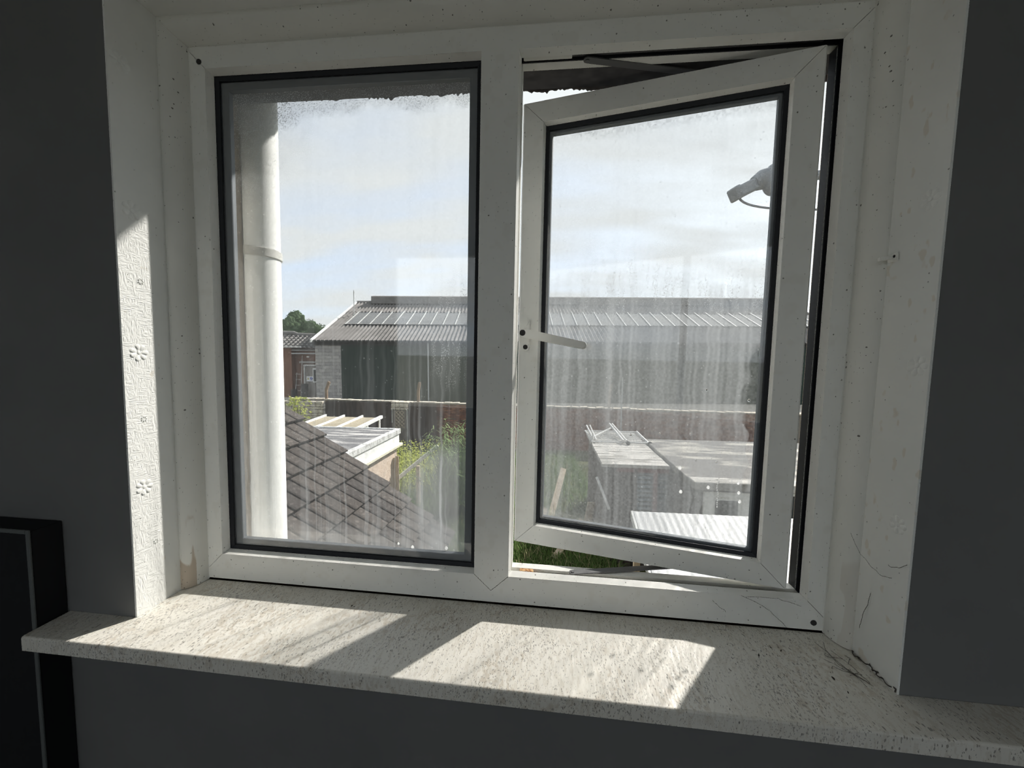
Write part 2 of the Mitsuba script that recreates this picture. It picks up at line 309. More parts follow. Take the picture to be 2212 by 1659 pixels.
scene['mat_glass_fixed'] = dict(type='blendbsdf', weight=proc(film_fixed), a=dict(type='thindielectric', int_ior=1.5), b=FILM)
scene['mat_glass_sash'] = dict(type='blendbsdf', weight=proc(film_sash), a=dict(type='thindielectric', int_ior=1.5), b=FILM)

# ------------------------------------------------------------------ the room
W_, XL, XR, HT, D = 1.4749, -0.0279, 1.499, 1.3252, 0.1468
def mbox(x0, x1, y0, y1, z0, z1): return manifold3d.Manifold.cube([x1 - x0, y1 - y0, z1 - z0]).translate([x0, y0, z0])
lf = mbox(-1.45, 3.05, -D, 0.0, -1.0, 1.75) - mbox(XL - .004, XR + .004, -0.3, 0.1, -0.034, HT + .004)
wall = thing('wall_front', 'wall around the window with shade put into its grey colour, its deep recess lined with white woven-texture paper', 'wall', kind='structure')
put(wall + '__face', lf, 'wall_shaded')
lin = mbox(XL - .0038, XR + .0038, -D - .0002, -0.0002, -0.033, HT + .0038) - mbox(XL, XR, -0.3, 0.1, -0.034, HT)
put(wall + '__recess_lining', lin, 'wallpaper')
out = mbox(-1.6, 3.2, 0.0, 0.138, -4.0, 1.75) - mbox(-0.06, 1.53, -0.1, 0.0685, -0.05, 1.36) - mbox(0.0, W_ + 0.01, 0.05, 0.3, 0.001, 1.272)
w = put('wall_outer', out, 'render_coat'); lab(w, 'rough brown rendered outside wall at the left edge of the fixed pane', 'wall', kind='structure')
for name, m, b, l, c in (('wall_left', box(-1.45, -1.35, -2.8, -D, -1.0, 1.75), 'room_paint', 'side wall of the room left of the window, out of sight', 'wall'),
                         ('wall_right', box(2.95, 3.05, -2.8, -D, -1.0, 1.75), 'room_paint', 'side wall of the room right of the window, out of sight', 'wall'),
                         ('wall_back', mbox(-1.45, 3.05, -2.9, -2.8, -1.0, 1.75) - mbox(-0.8, 2.6, -3.0, -2.7, 0.0, 1.65), 'room_paint', 'rear wall of the room behind the camera', 'wall'),
                         ('floor', box(-1.45, 3.05, -2.9, 0.0, -1.1, -1.0), 'carpet', 'dark floor of the room below the view', 'floor'),
                         ('ceiling', box(-1.6, 3.2, -2.9, 0.138, 1.75, 1.85), 'room_paint', 'ceiling of the room above the view', 'ceiling')):
    k = put(name, m, b); lab(k, l, c, kind='structure')
w2 = thing('window_2', 'added window in the unseen rear wall, giving fill light from behind the camera', 'window', kind='structure')  # added out of view to fill the room-facing surfaces with daylight
put(w2 + '__frame', cat(ring([(0.0, -2.88), (0.06, -2.88), (0.06, -2.82), (0.0, -2.82)], (-0.74, 2.54, 0.06, 1.59), 0) + [box(0.87, 0.93, -2.88, -2.82, 0.06, 1.59)]), 'upvc_plain')
put(w2 + '__pane', tm([[-0.77, -2.85, 0.03], [2.57, -2.85, 0.03], [2.57, -2.85, 1.62], [-0.77, -2.85, 1.62]], [[0, 1, 2, 3]]), 'glass_clear')
# embossed flowers of the paper: five heart-shaped petals round a button, raised 1.5 mm
def flower(r, seed):
    rr = np.random.default_rng(seed)
    parts = []
    for k in range(7):
        a0 = 2 * np.pi * k / 7 + rr.uniform(-.08, .08)
        t = np.linspace(0, 2 * np.pi, 11)[:-1]
        lx = r * (0.62 + 0.36 * np.cos(t)); ly = r * 0.27 * np.sin(t) * (1 + 0.3 * np.cos(t))
        x = np.cos(a0) * lx - np.sin(a0) * ly; y = np.sin(a0) * lx + np.cos(a0) * ly
        cx, cy = np.cos(a0) * r * .72, np.sin(a0) * r * .72
        ring1 = np.stack([x, y, np.zeros(10)], 1); ring2 = np.stack([cx + (x - cx) * .6, cy + (y - cy) * .6, np.full(10, 0.0016)], 1)
        v = np.vstack([ring1, ring2, [[cx, cy, 0.0010]]])
        f = [[i, (i + 1) % 10, 10 + (i + 1) % 10] for i in range(10)] + [[i, 10 + (i + 1) % 10, 10 + i] for i in range(10)] + [[10 + i, 10 + (i + 1) % 10, 20] for i in range(10)]
        parts.append(tm(v, f))
    b = trimesh.creation.icosphere(1, r * 0.2); b.vertices[:, 2] *= 0.35
    return cat(parts + [b])
R_left = np.array([[0, 0, 1.0], [1, 0, 0], [0, 1, 0]]); R_right = np.array([[0, 0, -1.0], [-1, 0, 0], [0, 1, 0]])
for i, (y, z, r) in enumerate([(-0.1157, 0.8823, .021), (-0.1163, 0.5818, .020), (-0.1189, 0.2836, .019), (-0.1248, 1.174, .021), (-0.105, 0.737, .007), (-0.112, 0.436, .007), (-0.10, 0.15, .006)]):
    k = put('wall_front__paper_flower', xf(flower(r, i), R_left, [XL, y, z]), 'wallpaper_plain', smooth=40)
for i, (y, z, r) in enumerate([(-0.1250, 0.589, .020), (-0.1197, 0.872, .019), (-0.118, 0.30, .018)]):
    put('wall_front__paper_flower', xf(flower(r, 20 + i), R_right, [XR, y, z]), 'wallpaper_plain', smooth=40)
hk = thing('hook', 'tiny white plastic hook stuck on the right side of the window recess', 'hook')
put(hk + '__base', bb(XR - .004, XR - .0002, -.072, -.052, .782, .798, .0012), 'upvc_plain')
put(hk + '__arm', xf(bb(-.020, .002, -.004, .004, -.0035, .0035, .001), _ry(-.15), [XR - .005, -.060, .790]), 'upvc_plain')
put(hk + '__screw', cyl([XR - .0045, -.066, .791], [XR - .003, -.066, .791], .0026, 10), 'dark_recess')
# quarter-round timber trim between frame and recess
t_ = np.linspace(0, np.pi / 2, 9)
prof = [(-0.001, 0.0)] + [(0.027 * (1 - math.cos(a)) * 1.0 + 0.0005, -0.0005 - 0.048 * math.sin(a)) for a in t_] + [(0.034, -0.0485), (0.034, 0.0)]
for i, (m, l) in enumerate(zip(ring(prof, (0.0, W_, 0.0, 1.296), 0.0002)[:3], ('old rounded trim with peeling brown stain along the left side of the frame', 'old rounded trim with mould specks along the right side of the frame', 'old rounded trim along the top of the window frame'))):
    if i < 2:
        v = m.vertices; v[:, 2] = np.maximum(v[:, 2], 0.0005)
    k = put(f'trim_{i+1}', m, 'trim_paint', smooth=35); lab(k, l, 'trim', kind='structure')
# sill board
sp_ = [(0.0, -0.001), (-0.2215, -0.001)] + [(-0.2215 - 0.0045 * math.sin(a), -0.0055 + 0.0045 * math.cos(a)) for a in np.linspace(0, np.pi / 2, 5)[1:]] + [(-0.226, -0.031), (-0.222, -0.034), (0.0, -0.034)]
sill = cat([prism(sp_, XL + 0.0006, XR - 0.0006, lambda u, v, w: (w, u, v)), prism([(-D - 0.0006 if u > -D else u, v) for u, v in sp_], -0.1955, XL + 0.0006, lambda u, v, w: (w, u, v)),
            prism([(-D - 0.0006 if u > -D else u, v) for u, v in sp_], XR - 0.0006, 1.72, lambda u, v, w: (w, u, v))])
k = put('window_sill', sill, 'sill_paint', smooth=30); lab(k, 'wide cream painted sill board, speckled with dirt and streaked by sun, under the window', 'window sill')
# dark panel beside the sill
pn = thing('panel', 'tall black panel with a thin pale edge strip at the left end of the sill', 'panel')
put(pn + '__board', bb(-1.30, -0.2005, -0.199, -D - 0.0008, -0.95, 0.2080, 0.002), 'panel_black')
put(pn + '__edge_strip', cat([bb(-0.2075, -0.199, -0.2025, -0.1988, -0.95, 0.2105, 0.001), bb(-1.30, -0.2075, -0.2025, -0.1988, 0.202, 0.2105, 0.001)]), 'panel_edge')
labels[pn + '__edge_strip'] = {'label': 'thin pale edge strip'}

# ------------------------------------------------------------------ the window
win = thing('window_1', 'dirty white plastic window with a misted fixed pane on the left and an open casement on the right', 'window', kind='structure')
RECT = (0.0396, 1.4388, 0.0702, 1.2488)
fp = [(0.066, 0.0), (0.0, 0.0), (0.0, 0.02), (0.012, 0.02), (0.012, 0.046), (0.003, 0.046), (0.003, 0.068), (0.066, 0.068)]
for m in ring(fp, RECT, 0.0006): put(win + '__frame_member', m, 'upvc')
M1, M2 = 0.6968, 0.7788
# mullion: proud of the frame by a hair, arrow-pointed at its foot
mul = [prism([(M1, 0.069), ((M1 + M2) / 2, 0.033), (M2, 0.069), (M2, 1.2492), (M1, 1.2492)], -0.0005, 0.02, lambda u, v, w: (u, w, v)),
       box(M1 + 0.012, M2 - 0.012, 0.02, 0.046, 0.058, 1.261), box(M1 - 0.003, M2 + 0.0045, 0.046, 0.068, 0.067, 1.252)]
put(win + '__mullion', cat(mul), 'upvc')
vj = [(M1 - 0.0003, 0.0705), ((M1 + M2) / 2, 0.0325), (M2 + 0.0003, 0.0705)]
put(win + '__weld_joint', cat([tube([[vj[i][0], -0.0002, vj[i][1]], [vj[i + 1][0], -0.0002, vj[i + 1][1]]], 0.0006, 6) for i in range(2)]), 'web')
wedge = [(0.0002, 0.0004), (-0.0042, 0.0196), (0.0002, 0.0196)]
for m in ring(wedge, (RECT[0], M1, RECT[2], RECT[3]), 0.0002): put(win + '__glazing_bead', m, 'upvc')
for m in ring(wedge, (M2, RECT[1], RECT[2], RECT[3]), 0.0002): put(win + '__stop_lip', m, 'upvc')
FR = (RECT[0] + 0.0042, M1 - 0.0042, RECT[2] + 0.0042, RECT[3] - 0.0042)
def gasket(rect, y): return cat(ring([(0.003, y), (-0.0085, y + 0.0035), (-0.009, y + 0.0055), (0.003, y + 0.0055)], rect, 0))
put(win + '__gasket', gasket(FR, 0.0205), 'rubber')
for m in ring([(0.0122, 0.0205), (0.0095, 0.0205), (0.0095, 0.043), (0.0035, 0.0435), (0.0035, 0.0462), (0.0122, 0.0462)], (M2, RECT[1], RECT[2], RECT[3]))[1:3]: put(win + '__seal_shade_strip', m, 'rubber')
put(win + '__spacer_bar', cat(ring([(0.003, 0.030), (-0.0265, 0.030), (-0.0275, 0.032), (-0.0275, 0.042), (0.003, 0.042)], (FR[0], FR[1], FR[2] - 0.003, FR[3]), 0)), 'spacer')
def pane(x0, x1, z0, z1, y, u0, v0):
    v = np.array([[x0, y, z0], [x1, y, z0], [x1, y, z1], [x0, y, z1]], float)
    return tm(v, [[0, 1, 2], [0, 2, 3]]), np.stack([v[:, 0] - u0, v[:, 2] - v0], 1)
m, uv = pane(FR[0] - .004, FR[1] + .004, FR[2] - .004, FR[3] + .004, 0.0275, 0.07, 0.097)
k = put(win + '__inner_pane', m, 'glass_clear', uv=uv)
m, uv = pane(FR[0] - .004, FR[1] + .004, FR[2] - .004, FR[3] + .004, 0.0450, 0.07, 0.097)
k = put(win + '__misted_pane', m, 'glass_fixed', uv=uv); labels[k] = {'label': 'pane misted with condensation and streaks'}
# casement, hinged on the right and swung out twelve degrees
A0, B0 = np.array([0.774, 0.1566, 0]), np.array([1.4108, 0.0200, 0])
SL = float(np.linalg.norm(B0 - A0)); e_ = (B0 - A0) / SL; n_ = np.array([-e_[1], e_[0], 0])
RS = np.stack([e_, n_, [0, 0, 1.0]], 1)
def S(m): return xf(m, RS, A0)
SZ0, SZ1 = 0.0760, 1.2416
SR = (0.0575, SL - 0.0575, SZ0 + 0.0555, SZ1 - 0.0570)
for m in ring([(0.0, 0.0), (0.0515, 0.0), (0.0570, 0.010), (0.0570, 0.056), (0.0, 0.056)], SR, 0.0006): put(win + '__sash__frame_member', S(m), 'upvc')
for m in ring([(0.0002, 0.0004), (-0.0032, 0.0150), (0.0002, 0.0150)], SR, 0.0002): put(win + '__sash__glazing_bead', S(m), 'upvc')
SF = (SR[0] + .0032, SR[1] - .0032, SR[2] + .0032, SR[3] - .0032)
put(win + '__sash__gasket', S(gasket(SF, 0.0155)), 'rubber')
put(win + '__sash__spacer_bar', S(cat(ring([(0.003, 0.026), (-0.0145, 0.026), (-0.0155, 0.028), (-0.0155, 0.038), (0.003, 0.038)], SF, 0))), 'spacer')
m, uv = pane(SF[0] - .003, SF[1] + .003, SF[2] - .003, SF[3] + .003, 0.0235, 0.07, 0.15)
put(win + '__sash__inner_pane', S(m), 'glass_clear', uv=uv)
m, uv = pane(SF[0] - .003, SF[1] + .003, SF[2] - .003, SF[3] + .003, 0.0410, 0.07, 0.15)
k = put(win + '__sash__misted_pane', S(m), 'glass_sash', uv=uv); labels[k] = {'label': 'hazy pane with vertical streaks'}
def stadium(s0, z0, s1, z1, r0, r1, n=10):
    """outline round two circles"""
    a = math.atan2(z1 - z0, s1 - s0)
    p = [(s0 + r0 * math.cos(a + t), z0 + r0 * math.sin(a + t)) for t in np.linspace(np.pi / 2, 3 * np.pi / 2, n)]
    return p + [(s1 + r1 * math.cos(a + t), z1 + r1 * math.sin(a + t)) for t in np.linspace(-np.pi / 2, np.pi / 2, n)]
def plate(poly, o0, o1, ch=0.0015):
    P = Polygon(poly); q = list(P.buffer(-ch, join_style=2).exterior.coords)[:-1]
    f = lambda u, v, w: (u, w, v)
    return cat([prism(poly, o0, o1 + ch, f), prism(q, o1 + ch, o1, f)])
put(win + '__sash__handle_plate', S(plate(stadium(0.0265, 0.617, 0.0265, 0.680, 0.0098, 0.0098), 0.0, -0.0115)), 'upvc_plain')
put(win + '__sash__handle_button', S(plate(stadium(0.0265, 0.6785, 0.0265, 0.681, 0.0062, 0.0062), -0.011, -0.0135, .0006)), 'upvc_plain')
put(win + '__sash__handle_screw', S(cyl([0.0265, -0.009, 0.6165], [0.0265, -0.0122, 0.6165], 0.0062, 16)), 'dark_recess')
put(win + '__sash__handle_boss', S(tube([[0.0270, -0.011, 0.652], [0.0270, -0.030, 0.652], [0.0270, -0.038, 0.652]], [0.0125, 0.0125, 0.0105], 20)), 'upvc_plain', smooth=35)
put(win + '__sash__handle_socket', S(cyl([0.0260, -0.036, 0.652], [0.0260, -0.0402, 0.652], 0.0078, 16)), 'dark_recess')
put(win + '__sash__handle_lever', S(plate(stadium(0.0285, 0.6515, 0.179, 0.6215, 0.0118, 0.0093), -0.027, -0.0395, .003)), 'upvc_plain')
# friction stays, keeps
def bar(x0, y0, x1, y1, z, r, th):
    P = stadium(x0, y0, x1, y1, r, r)
    return prism(P, z, z + th, lambda u, v, w: (u, v, w))
put(win + '__stay_track', bb(0.80, 1.41, 0.026, 0.043, 0.0580, 0.0612, .0008), 'steel')
put(win + '__stay_track', bb(0.80, 1.41, 0.026, 0.043, 1.2578, 1.2612, .0008), 'steel')
put(win + '__stay_arm', bar(0.932, 0.0385, 1.200, 0.103, 0.0690, 0.0085, 0.0026), 'steel')
put(win + '__stay_arm', bar(0.927, 0.0440, 1.210, 0.108, 1.2500, 0.0085, 0.0026), 'steel')
for x, y, z in ((0.932, 0.0385, 0.0712), (0.927, 0.0440, 1.2480)): put(win + '__stay_rivet', tube([[x, y, z], [x, y, z + 0.0022]], 0.0042, 12), 'steel')
put(win + '__lock_keep', bb(0.8035, 0.8370, 0.0208, 0.0335, 0.0582, 0.0745, .0015), 'rust')
put(win + '__lock_keep', bb(0.7860, 0.8930, 0.0225, 0.0370, 1.2495, 1.2610, .0012), 'upvc_plain')
for x, z in ((0.0255, 1.2640), (1.4549, 0.0210)):
    put(win + '__screw_cap', tube([[x, 0.0005, z], [x, -0.0016, z], [x, -0.0020, z]], [0.0062, 0.0060, 0.004], 14), 'dark_timber')
put(win + '__seal_shade_strip', ring([(0.0034, 0.0465), (0.0026, 0.0465), (0.0026, 0.0686), (0.0034, 0.0686)], (M2, RECT[1], RECT[2], RECT[3]))[1], 'rubber')  # black strip over the sunlit lip end, standing in for shade
put(win + '__lintel_shade_strip', box(0.001, W_ + .009, 0.0690, 0.137, 1.258, 1.2715), 'soffit')  # dark strip puts the shade under the lintel into its colour
put(win + '__sub_sill', prism([(0.0685, 0.056), (0.0685, 0.024), (0.120, 0.002), (0.120, 0.024)], 0.001, W_ + .009, lambda u, v, w: (w, u, v)), 'white_trim')
# beads of water standing on the panes
def drop(r, sx=1.0, sz=1.25):
    m = trimesh.creation.icosphere(2, r)
    v = m.vertices
    v[:, 2] *= sz; v[:, 0] *= sx; v[:, 1] *= 0.42
    v[:, 0] *= 1 - 0.25 * np.clip(v[:, 2] / (r * sz), 0, 1)
    return m
ds = [(0.4906, 0.1077, .0030), (0.528, 0.1008, .0042), (0.6161, 0.1051, .0040), (0.6771, 0.1037, .0036)]
k = put(win + '__water_drops', cat([xf(drop(r), np.eye(3), [x, 0.0438, z]) for x, z, r in ds]), 'drop_milky', smooth=True); stuff(k, 'water drops at the foot of the fixed pane, sky glint put into their white')
ds = [(0.42, 0.322, .0042), (0.425, 0.262, .0040), (0.486, 0.281, .0038), (0.50, 0.345, .0026), (0.455, 0.345, .0026), (0.55, 0.30, .0034), (0.552, 0.276, .0036), (0.555, 0.255, .0036), (0.40, 0.44, .0025), (0.44, 0.41, .0025), (0.37, 0.405, .0028), (0.30, 0.395, .0028),
      (0.47, 0.52, .0028), (0.56, 0.50, .003)] + [(0.508 + rng.normal() * .0015, 0.235 + 0.0052 * i, .0014 + .0006 * rng.random()) for i in range(16)] + [(0.49 + rng.normal() * .001, 0.29 + 0.009 * i, .0012) for i in range(9)] + [(0.553 + rng.normal() * .001, 0.31 + 0.009 * i, .0012) for i in range(8)]
k = put(win + '__sash__white_drops', S(cat([xf(drop(r), np.eye(3), [x, 0.0398, z]) for x, z, r in ds[:3] + ds[5:8]])), 'drop_milky', smooth=True); stuff(k, 'drops on the lower right of the open casement, sky glint put into their white')
k = put(win + '__sash__water_drops', S(cat([xf(drop(r), np.eye(3), [x, 0.0398, z]) for x, z, r in ds[3:5] + ds[8:]])), 'drop_glass', smooth=True); stuff(k, 'bright water drops running down the open casement')

# crumbs and webs
def crumb(x, y, s, r):
    m = trimesh.creation.icosphere(1, 1.0)
    v = m.vertices * (0.7 + 0.6 * r.random((len(m.vertices), 1)))
    a = r.uniform(0.9, 1.9); R = _rz(a)
    m.vertices = (v * [s, s * 0.38, s * 0.3]) @ R.T + [x, y, s * 0.24 - 0.001]
    return m
rc = np.random.default_rng(3)
cr = [(1.4091, -0.1251, .0045), (1.2985, -0.0844, .0035), (0.4164, -0.0502, .0028), (0.4230, -0.0520, .002), (1.4137, -0.1537, .0026), (1.3514, -0.0658, .003), (1.335, -0.06, .0022)]
cr += [(rc.uniform(0.02, 0.5), rc.uniform(-0.17, -0.03), rc.uniform(.0007, .0016)) for _ in range(26)] + [(rc.uniform(1.2, 1.48), rc.uniform(-0.2, -0.02), rc.uniform(.0006, .0016)) for _ in range(60)] + [(rc.uniform(0.5, 1.6), rc.uniform(-0.215, -0.03), rc.uniform(.0005, .0011)) for _ in range(60)]
k = put('debris', cat([crumb(x, y, s, rc) for x, y, s in cr if not (x > XR - .01 and y > -D - .004)]), 'crumb'); lab(k, 'dark crumbs and specks lying scattered on the cream sill', 'debris', kind='stuff')
def strand(p0, p1, sag, seed, r=0.00034, n=14):
    q = np.random.default_rng(seed); t = np.linspace(0, 1, n)[:, None]
    p = np.array(p0) * (1 - t) + np.array(p1) * t + np.array(sag) * np.sin(np.pi * t) + np.cumsum(q.normal(size=(n, 3)) * 0.0011, 0) * np.sin(np.pi * t)
    return tube(p, r, 4, False)
ws = [strand((1.30, -0.004, 0.072), (1.40, -0.006, 0.004), (0.01, -0.004, 0.006), 1), strand((1.31, -0.004, 0.070), (1.425, -0.003, 0.058), (0, -.003, 0.006), 2), strand((1.24, -0.003, 0.055), (1.27, -0.004, 0.03), (0, 0, 0), 3),
      strand((1.475, -0.05, 0.25), (1.497, -0.12, 0.20), (-.004, 0, -.02), 4), strand((1.497, -0.080, 0.145), (1.4975, -0.062, 0.06), (-.001, 0, -.01), 5, .0005), strand((1.497, -0.145, 0.24), (1.4975, -0.11, 0.22), (-.001, 0, -.008), 6)]
for i in range(10):
    a = rc.uniform(0, 1); ws.append(strand((1.47 - .05 * a, -0.03 - .09 * rc.random(), 0.0012), (1.475 - .02 * a, -0.06 - .09 * rc.random(), 0.0012), (-.02 + .03 * rc.random(), 0, 0), 30 + i, .0004))
for i in range(6):
    ws.append(strand((XR - .0015, -0.05 - .016 * i, 0.0015), (XR - .002, -0.066 - .016 * i, 0.002), (-.003 * rc.random(), 0, .002), 50 + i, .0011))
k = put('cobweb', cat(ws), 'web'); lab(k, 'dusty dark cobweb strands in the lower right corner of the recess', 'cobweb', kind='stuff')

# ------------------------------------------------------------------ on the outside of the house
pc = np.array([-0.004, 0.2, 0])
dp = thing('drainpipe', 'fat white drainpipe with a clip, close outside the left side of the fixed pane', 'drainpipe')
ang = np.linspace(0, 1, 2)
put(dp + '__pipe', xf(tube([[0, 0, -4.0], [0, 0, 1.50]], 0.0565, 40), np.eye(3), pc), 'pipe_plastic', smooth=40)
put(dp + '__clip', xf(tube([[0, 0, 0.862], [0, 0, 0.864], [0, 0, 0.886], [0, 0, 0.888]], [0.0570, 0.0605, 0.0605, 0.0570], 40), np.eye(3), pc), 'clip_plastic', smooth=35)
put(dp + '__clip_lug', bb(-0.075, -0.055, 0.139, 0.20, 0.864, 0.886, .002), 'clip_plastic')
ev = thing('roof_eave', 'dark overhanging eave with a torn edge above the window, seen over the open casement', 'eave')
put(ev + '__soffit', box(-1.6, 3.2, 0.1385, 0.395, 1.475, 1.495), 'soffit')
xs = np.arange(-1.6, 3.2, 0.006)
re_ = np.random.default_rng(11)
zl = 1.438 - 0.010 * (xs / 0.8) + 0.007 * re_.random(len(xs)) - 0.006 * (re_.random(len(xs)) > 0.93) + 0.003 * np.sin(xs * 37)
poly = [(x, z) for x, z in zip(xs, zl)] + [(3.2, 1.52), (-1.6, 1.52)]
put(ev + '__felt_strip', prism(poly, 0.396, 0.400, lambda u, v, w: (u, w, v)), 'soffit'); labels[ev + '__felt_strip'] = {'label': 'ragged felt edge'}
put(ev + '__fascia', box(-1.6, 3.2, 0.4005, 0.42, 1.50, 1.72), 'white_trim')
put(ev + '__roof_slab', prism([(0.0, 1.86), (0.45, 1.72), (0.45, 1.76), (0.0, 2.0)], -1.6, 3.2, lambda u, v, w: (w, u, v)), 'soffit')
# security camera on a bracket off the wall to the right
sc = thing('security_camera', 'grey security camera with a hanging cable, against the sky, right of the open casement', 'security camera')
def ob(c, axis, up, l, wd, h, ch):
    ax = np.array(axis, float); ax /= np.linalg.norm(ax); u_ = np.array(up, float); u_ -= ax * (u_ @ ax); u_ /= np.linalg.norm(u_)
    return xf(bb(-l / 2, l / 2, -wd / 2, wd / 2, -h / 2, h / 2, ch), np.stack([ax, np.cross(u_, ax), u_], 1), c)
def far(m):                     # the camera hangs two metres off the house on a post of its own
    return xf(m, np.eye(3) * 1.8, [2.2712 - 1.8 * 1.645, 2.02 - 1.8 * 0.75, 1.8236 - 1.8 * 1.2740])
axc = (-0.098, -0.02, -0.054)
put(sc + '__housing', far(ob((1.612, 0.75, 1.268), axc, (0, 0, 1), 0.105, 0.05, 0.044, .006)), 'camera_shell')
put(sc + '__lens_hood', far(ob((1.571, 0.748, 1.2475), axc, (0, 0, 1), 0.03, 0.054, 0.050, .005)), 'camera_shell')
put(sc + '__neck', far(tube([[1.640, 0.752, 1.285], [1.665, 0.752, 1.300], [1.700, 0.745, 1.305]], [0.027, 0.036, 0.040], 16)), 'camera_shell', smooth=40)
put(sc + '__joint', far(xf(trimesh.creation.icosphere(3, 0.052), np.diag([0.75, 0.9, 1.15]), [1.705, 0.74, 1.295])), 'camera_shell', smooth=True)
put(sc + '__bracket', far(tube([[1.715, 0.74, 1.30], [1.90, 0.74, 1.31], [2.19, 0.74, 1.31]], 0.018, 12)), 'camera_shell', smooth=40)
tt = np.linspace(0, 1, 16)[:, None]
put(sc + '__cable', far(tube((1 - tt) ** 3 * np.array([1.583, 0.75, 1.238]) + 3 * tt * (1 - tt) ** 2 * np.array([1.60, 0.75, 1.195]) + 3 * tt ** 2 * (1 - tt) * np.array([1.70, 0.75, 1.17]) + tt ** 3 * np.array([2.19, 0.75, 1.19]), 0.0042, 8)), 'camera_shell', smooth=40)
put(sc + '__post', far(tube([[2.2, 0.74, -1.95], [2.2, 0.74, 1.36]], 0.03, 12)), 'grey_pipe', smooth=40)

# ------------------------------------------------------------------ ground, yard
g = put('ground', O(cat([box(-60, 60, 0.9, 17.2, -4.4, -4.1)])), 'soil'); lab(g, 'overgrown yard ground between the house and the boundary wall', 'ground', kind='structure')
g = put('warehouse_yard', O(cat([box(-150, 150, 17.4, 260, -3.4, -2.95)])), 'concrete'); lab(g, 'pale concrete yard beyond the boundary wall', 'ground', kind='structure')

# tiled roof of the lean-to on the left
ph = math.radians(35.5)
rf0 = np.array([-3.02, 3.82, -0.519])             # top of the far verge, in H
lt = thing('lean_to', 'lean-to building with a brown tiled roof sloping down beside the drainpipe', 'building')
ex, ey, ez = np.array([math.cos(ph), 0, -math.sin(ph)]), np.array([0, 1.0, 0]), np.array([math.sin(ph), 0, math.cos(ph)])
RT = np.stack([ex, ey, ez], 1)
def tile_mesh():
    prof = [(0.0, -0.004), (0.006, 0.010), (0.020, 0.016), (0.128, 0.016), (0.137, 0.010), (0.141, -0.004), (0.155, -0.004), (0.158, 0.010), (0.170, 0.016), (0.278, 0.016), (0.286, 0.010), (0.290, -0.004), (0.2985, -0.004)]
    n = len(prof); L = 0.375
    v = []
    for x, lift in ((0.0, 0.0), (L, 0.056)):
        for y, z in prof: v.append([x, y, z + lift])
        for y, z in prof: v.append([x, y, lift - 0.008])
    f = []
    for i in range(n - 1):
        f += [[i, i + 1, 2 * n + i + 1, 2 * n + i], [2 * n + i, 2 * n + i + 1, 3 * n + i + 1, 3 * n + i]]
    f += [[n - 1, 2 * n - 1, 4 * n - 1, 3 * n - 1], [0, 2 * n, 3 * n, n]]
    return tm(v, f)
tiles = [PLY(tile_mesh(), f'roof_tile_{k}') for k in range(3)]
rt = np.random.default_rng(5)
GA = 0.296
for i in range(-4, 8):
    for j in range(9):
        loc = rf0 + ex * (i * GA) + ey * (-0.30 * (j + 1)) + ez * rt.uniform(-.002, .002)
        A = T4(RH, CAM) @ T4(RT @ _rz(rt.normal() * .006) @ _ry(rt.normal() * .004), loc)
        put(lt + '__roof_tile', tiles[rt.integers(3)], None, to_world=TW(A))
s0, s1 = -4 * GA, 8 * GA + .02
c0, c1 = rf0 + ex * s0, rf0 + ex * s1
sl = prism([(c0[0], c0[2] - .015), (c1[0], c1[2] - .015), (c1[0], c1[2] - .10), (c0[0], c0[2] - .10)], rf0[1] - 2.7, rf0[1] - .01, lambda u, v, w: (u, w, v))
put(lt + '__roof_deck', H(sl), 'dark_timber')
put(lt + '__verge', H(prism([(c0[0], c0[2] + .02), (c1[0], c1[2] + .02), (c1[0], c1[2] - .06), (c0[0], c0[2] - .06)], rf0[1] - .004, rf0[1] + .006, lambda u, v, w: (u, w, v))), 'roof_tile_1')
put(lt + '__wall', H(prism([(c0[0], c0[2] - .10), (c1[0] - .2, c1[2] + .2 * math.tan(ph) - .10), (c1[0] - .2, -4.1), (c0[0], -4.1)], rf0[1] - 2.6, rf0[1] - .1, lambda u, v, w: (u, w, v))), 'render_coat')

# flat-roofed annexe behind it
fa = thing('annexe', 'flat-roofed annexe with a white fascia and pebbledash wall, behind the tiled roof', 'building')
FX = -3.62
put(fa + '__roof', H(box(-6.6, FX - .03, 4.9, 8.55, -1.80, -1.755)), 'felt')
put(fa + '__kerb', H(bb(FX - .09, FX + .03, 4.9, 8.60, -1.86, -1.735, .008)), 'white_weathered')
put(fa + '__back_kerb', H(bb(-6.6, FX - .09, 8.52, 8.60, -1.86, -1.735, .008)), 'white_weathered')
put(fa + '__fascia', H(box(FX - .06, FX - .005, 4.9, 8.57, -2.09, -1.86)), 'white_trim')
put(fa + '__ledge', H(bb(FX - .08, FX + .07, 4.9, 8.62, -2.155, -2.09, .008)), 'cream')
put(fa + '__wall', H(box(-6.6, FX - .04, 5.0, 8.50, -4.1, -2.155)), 'pebbledash')
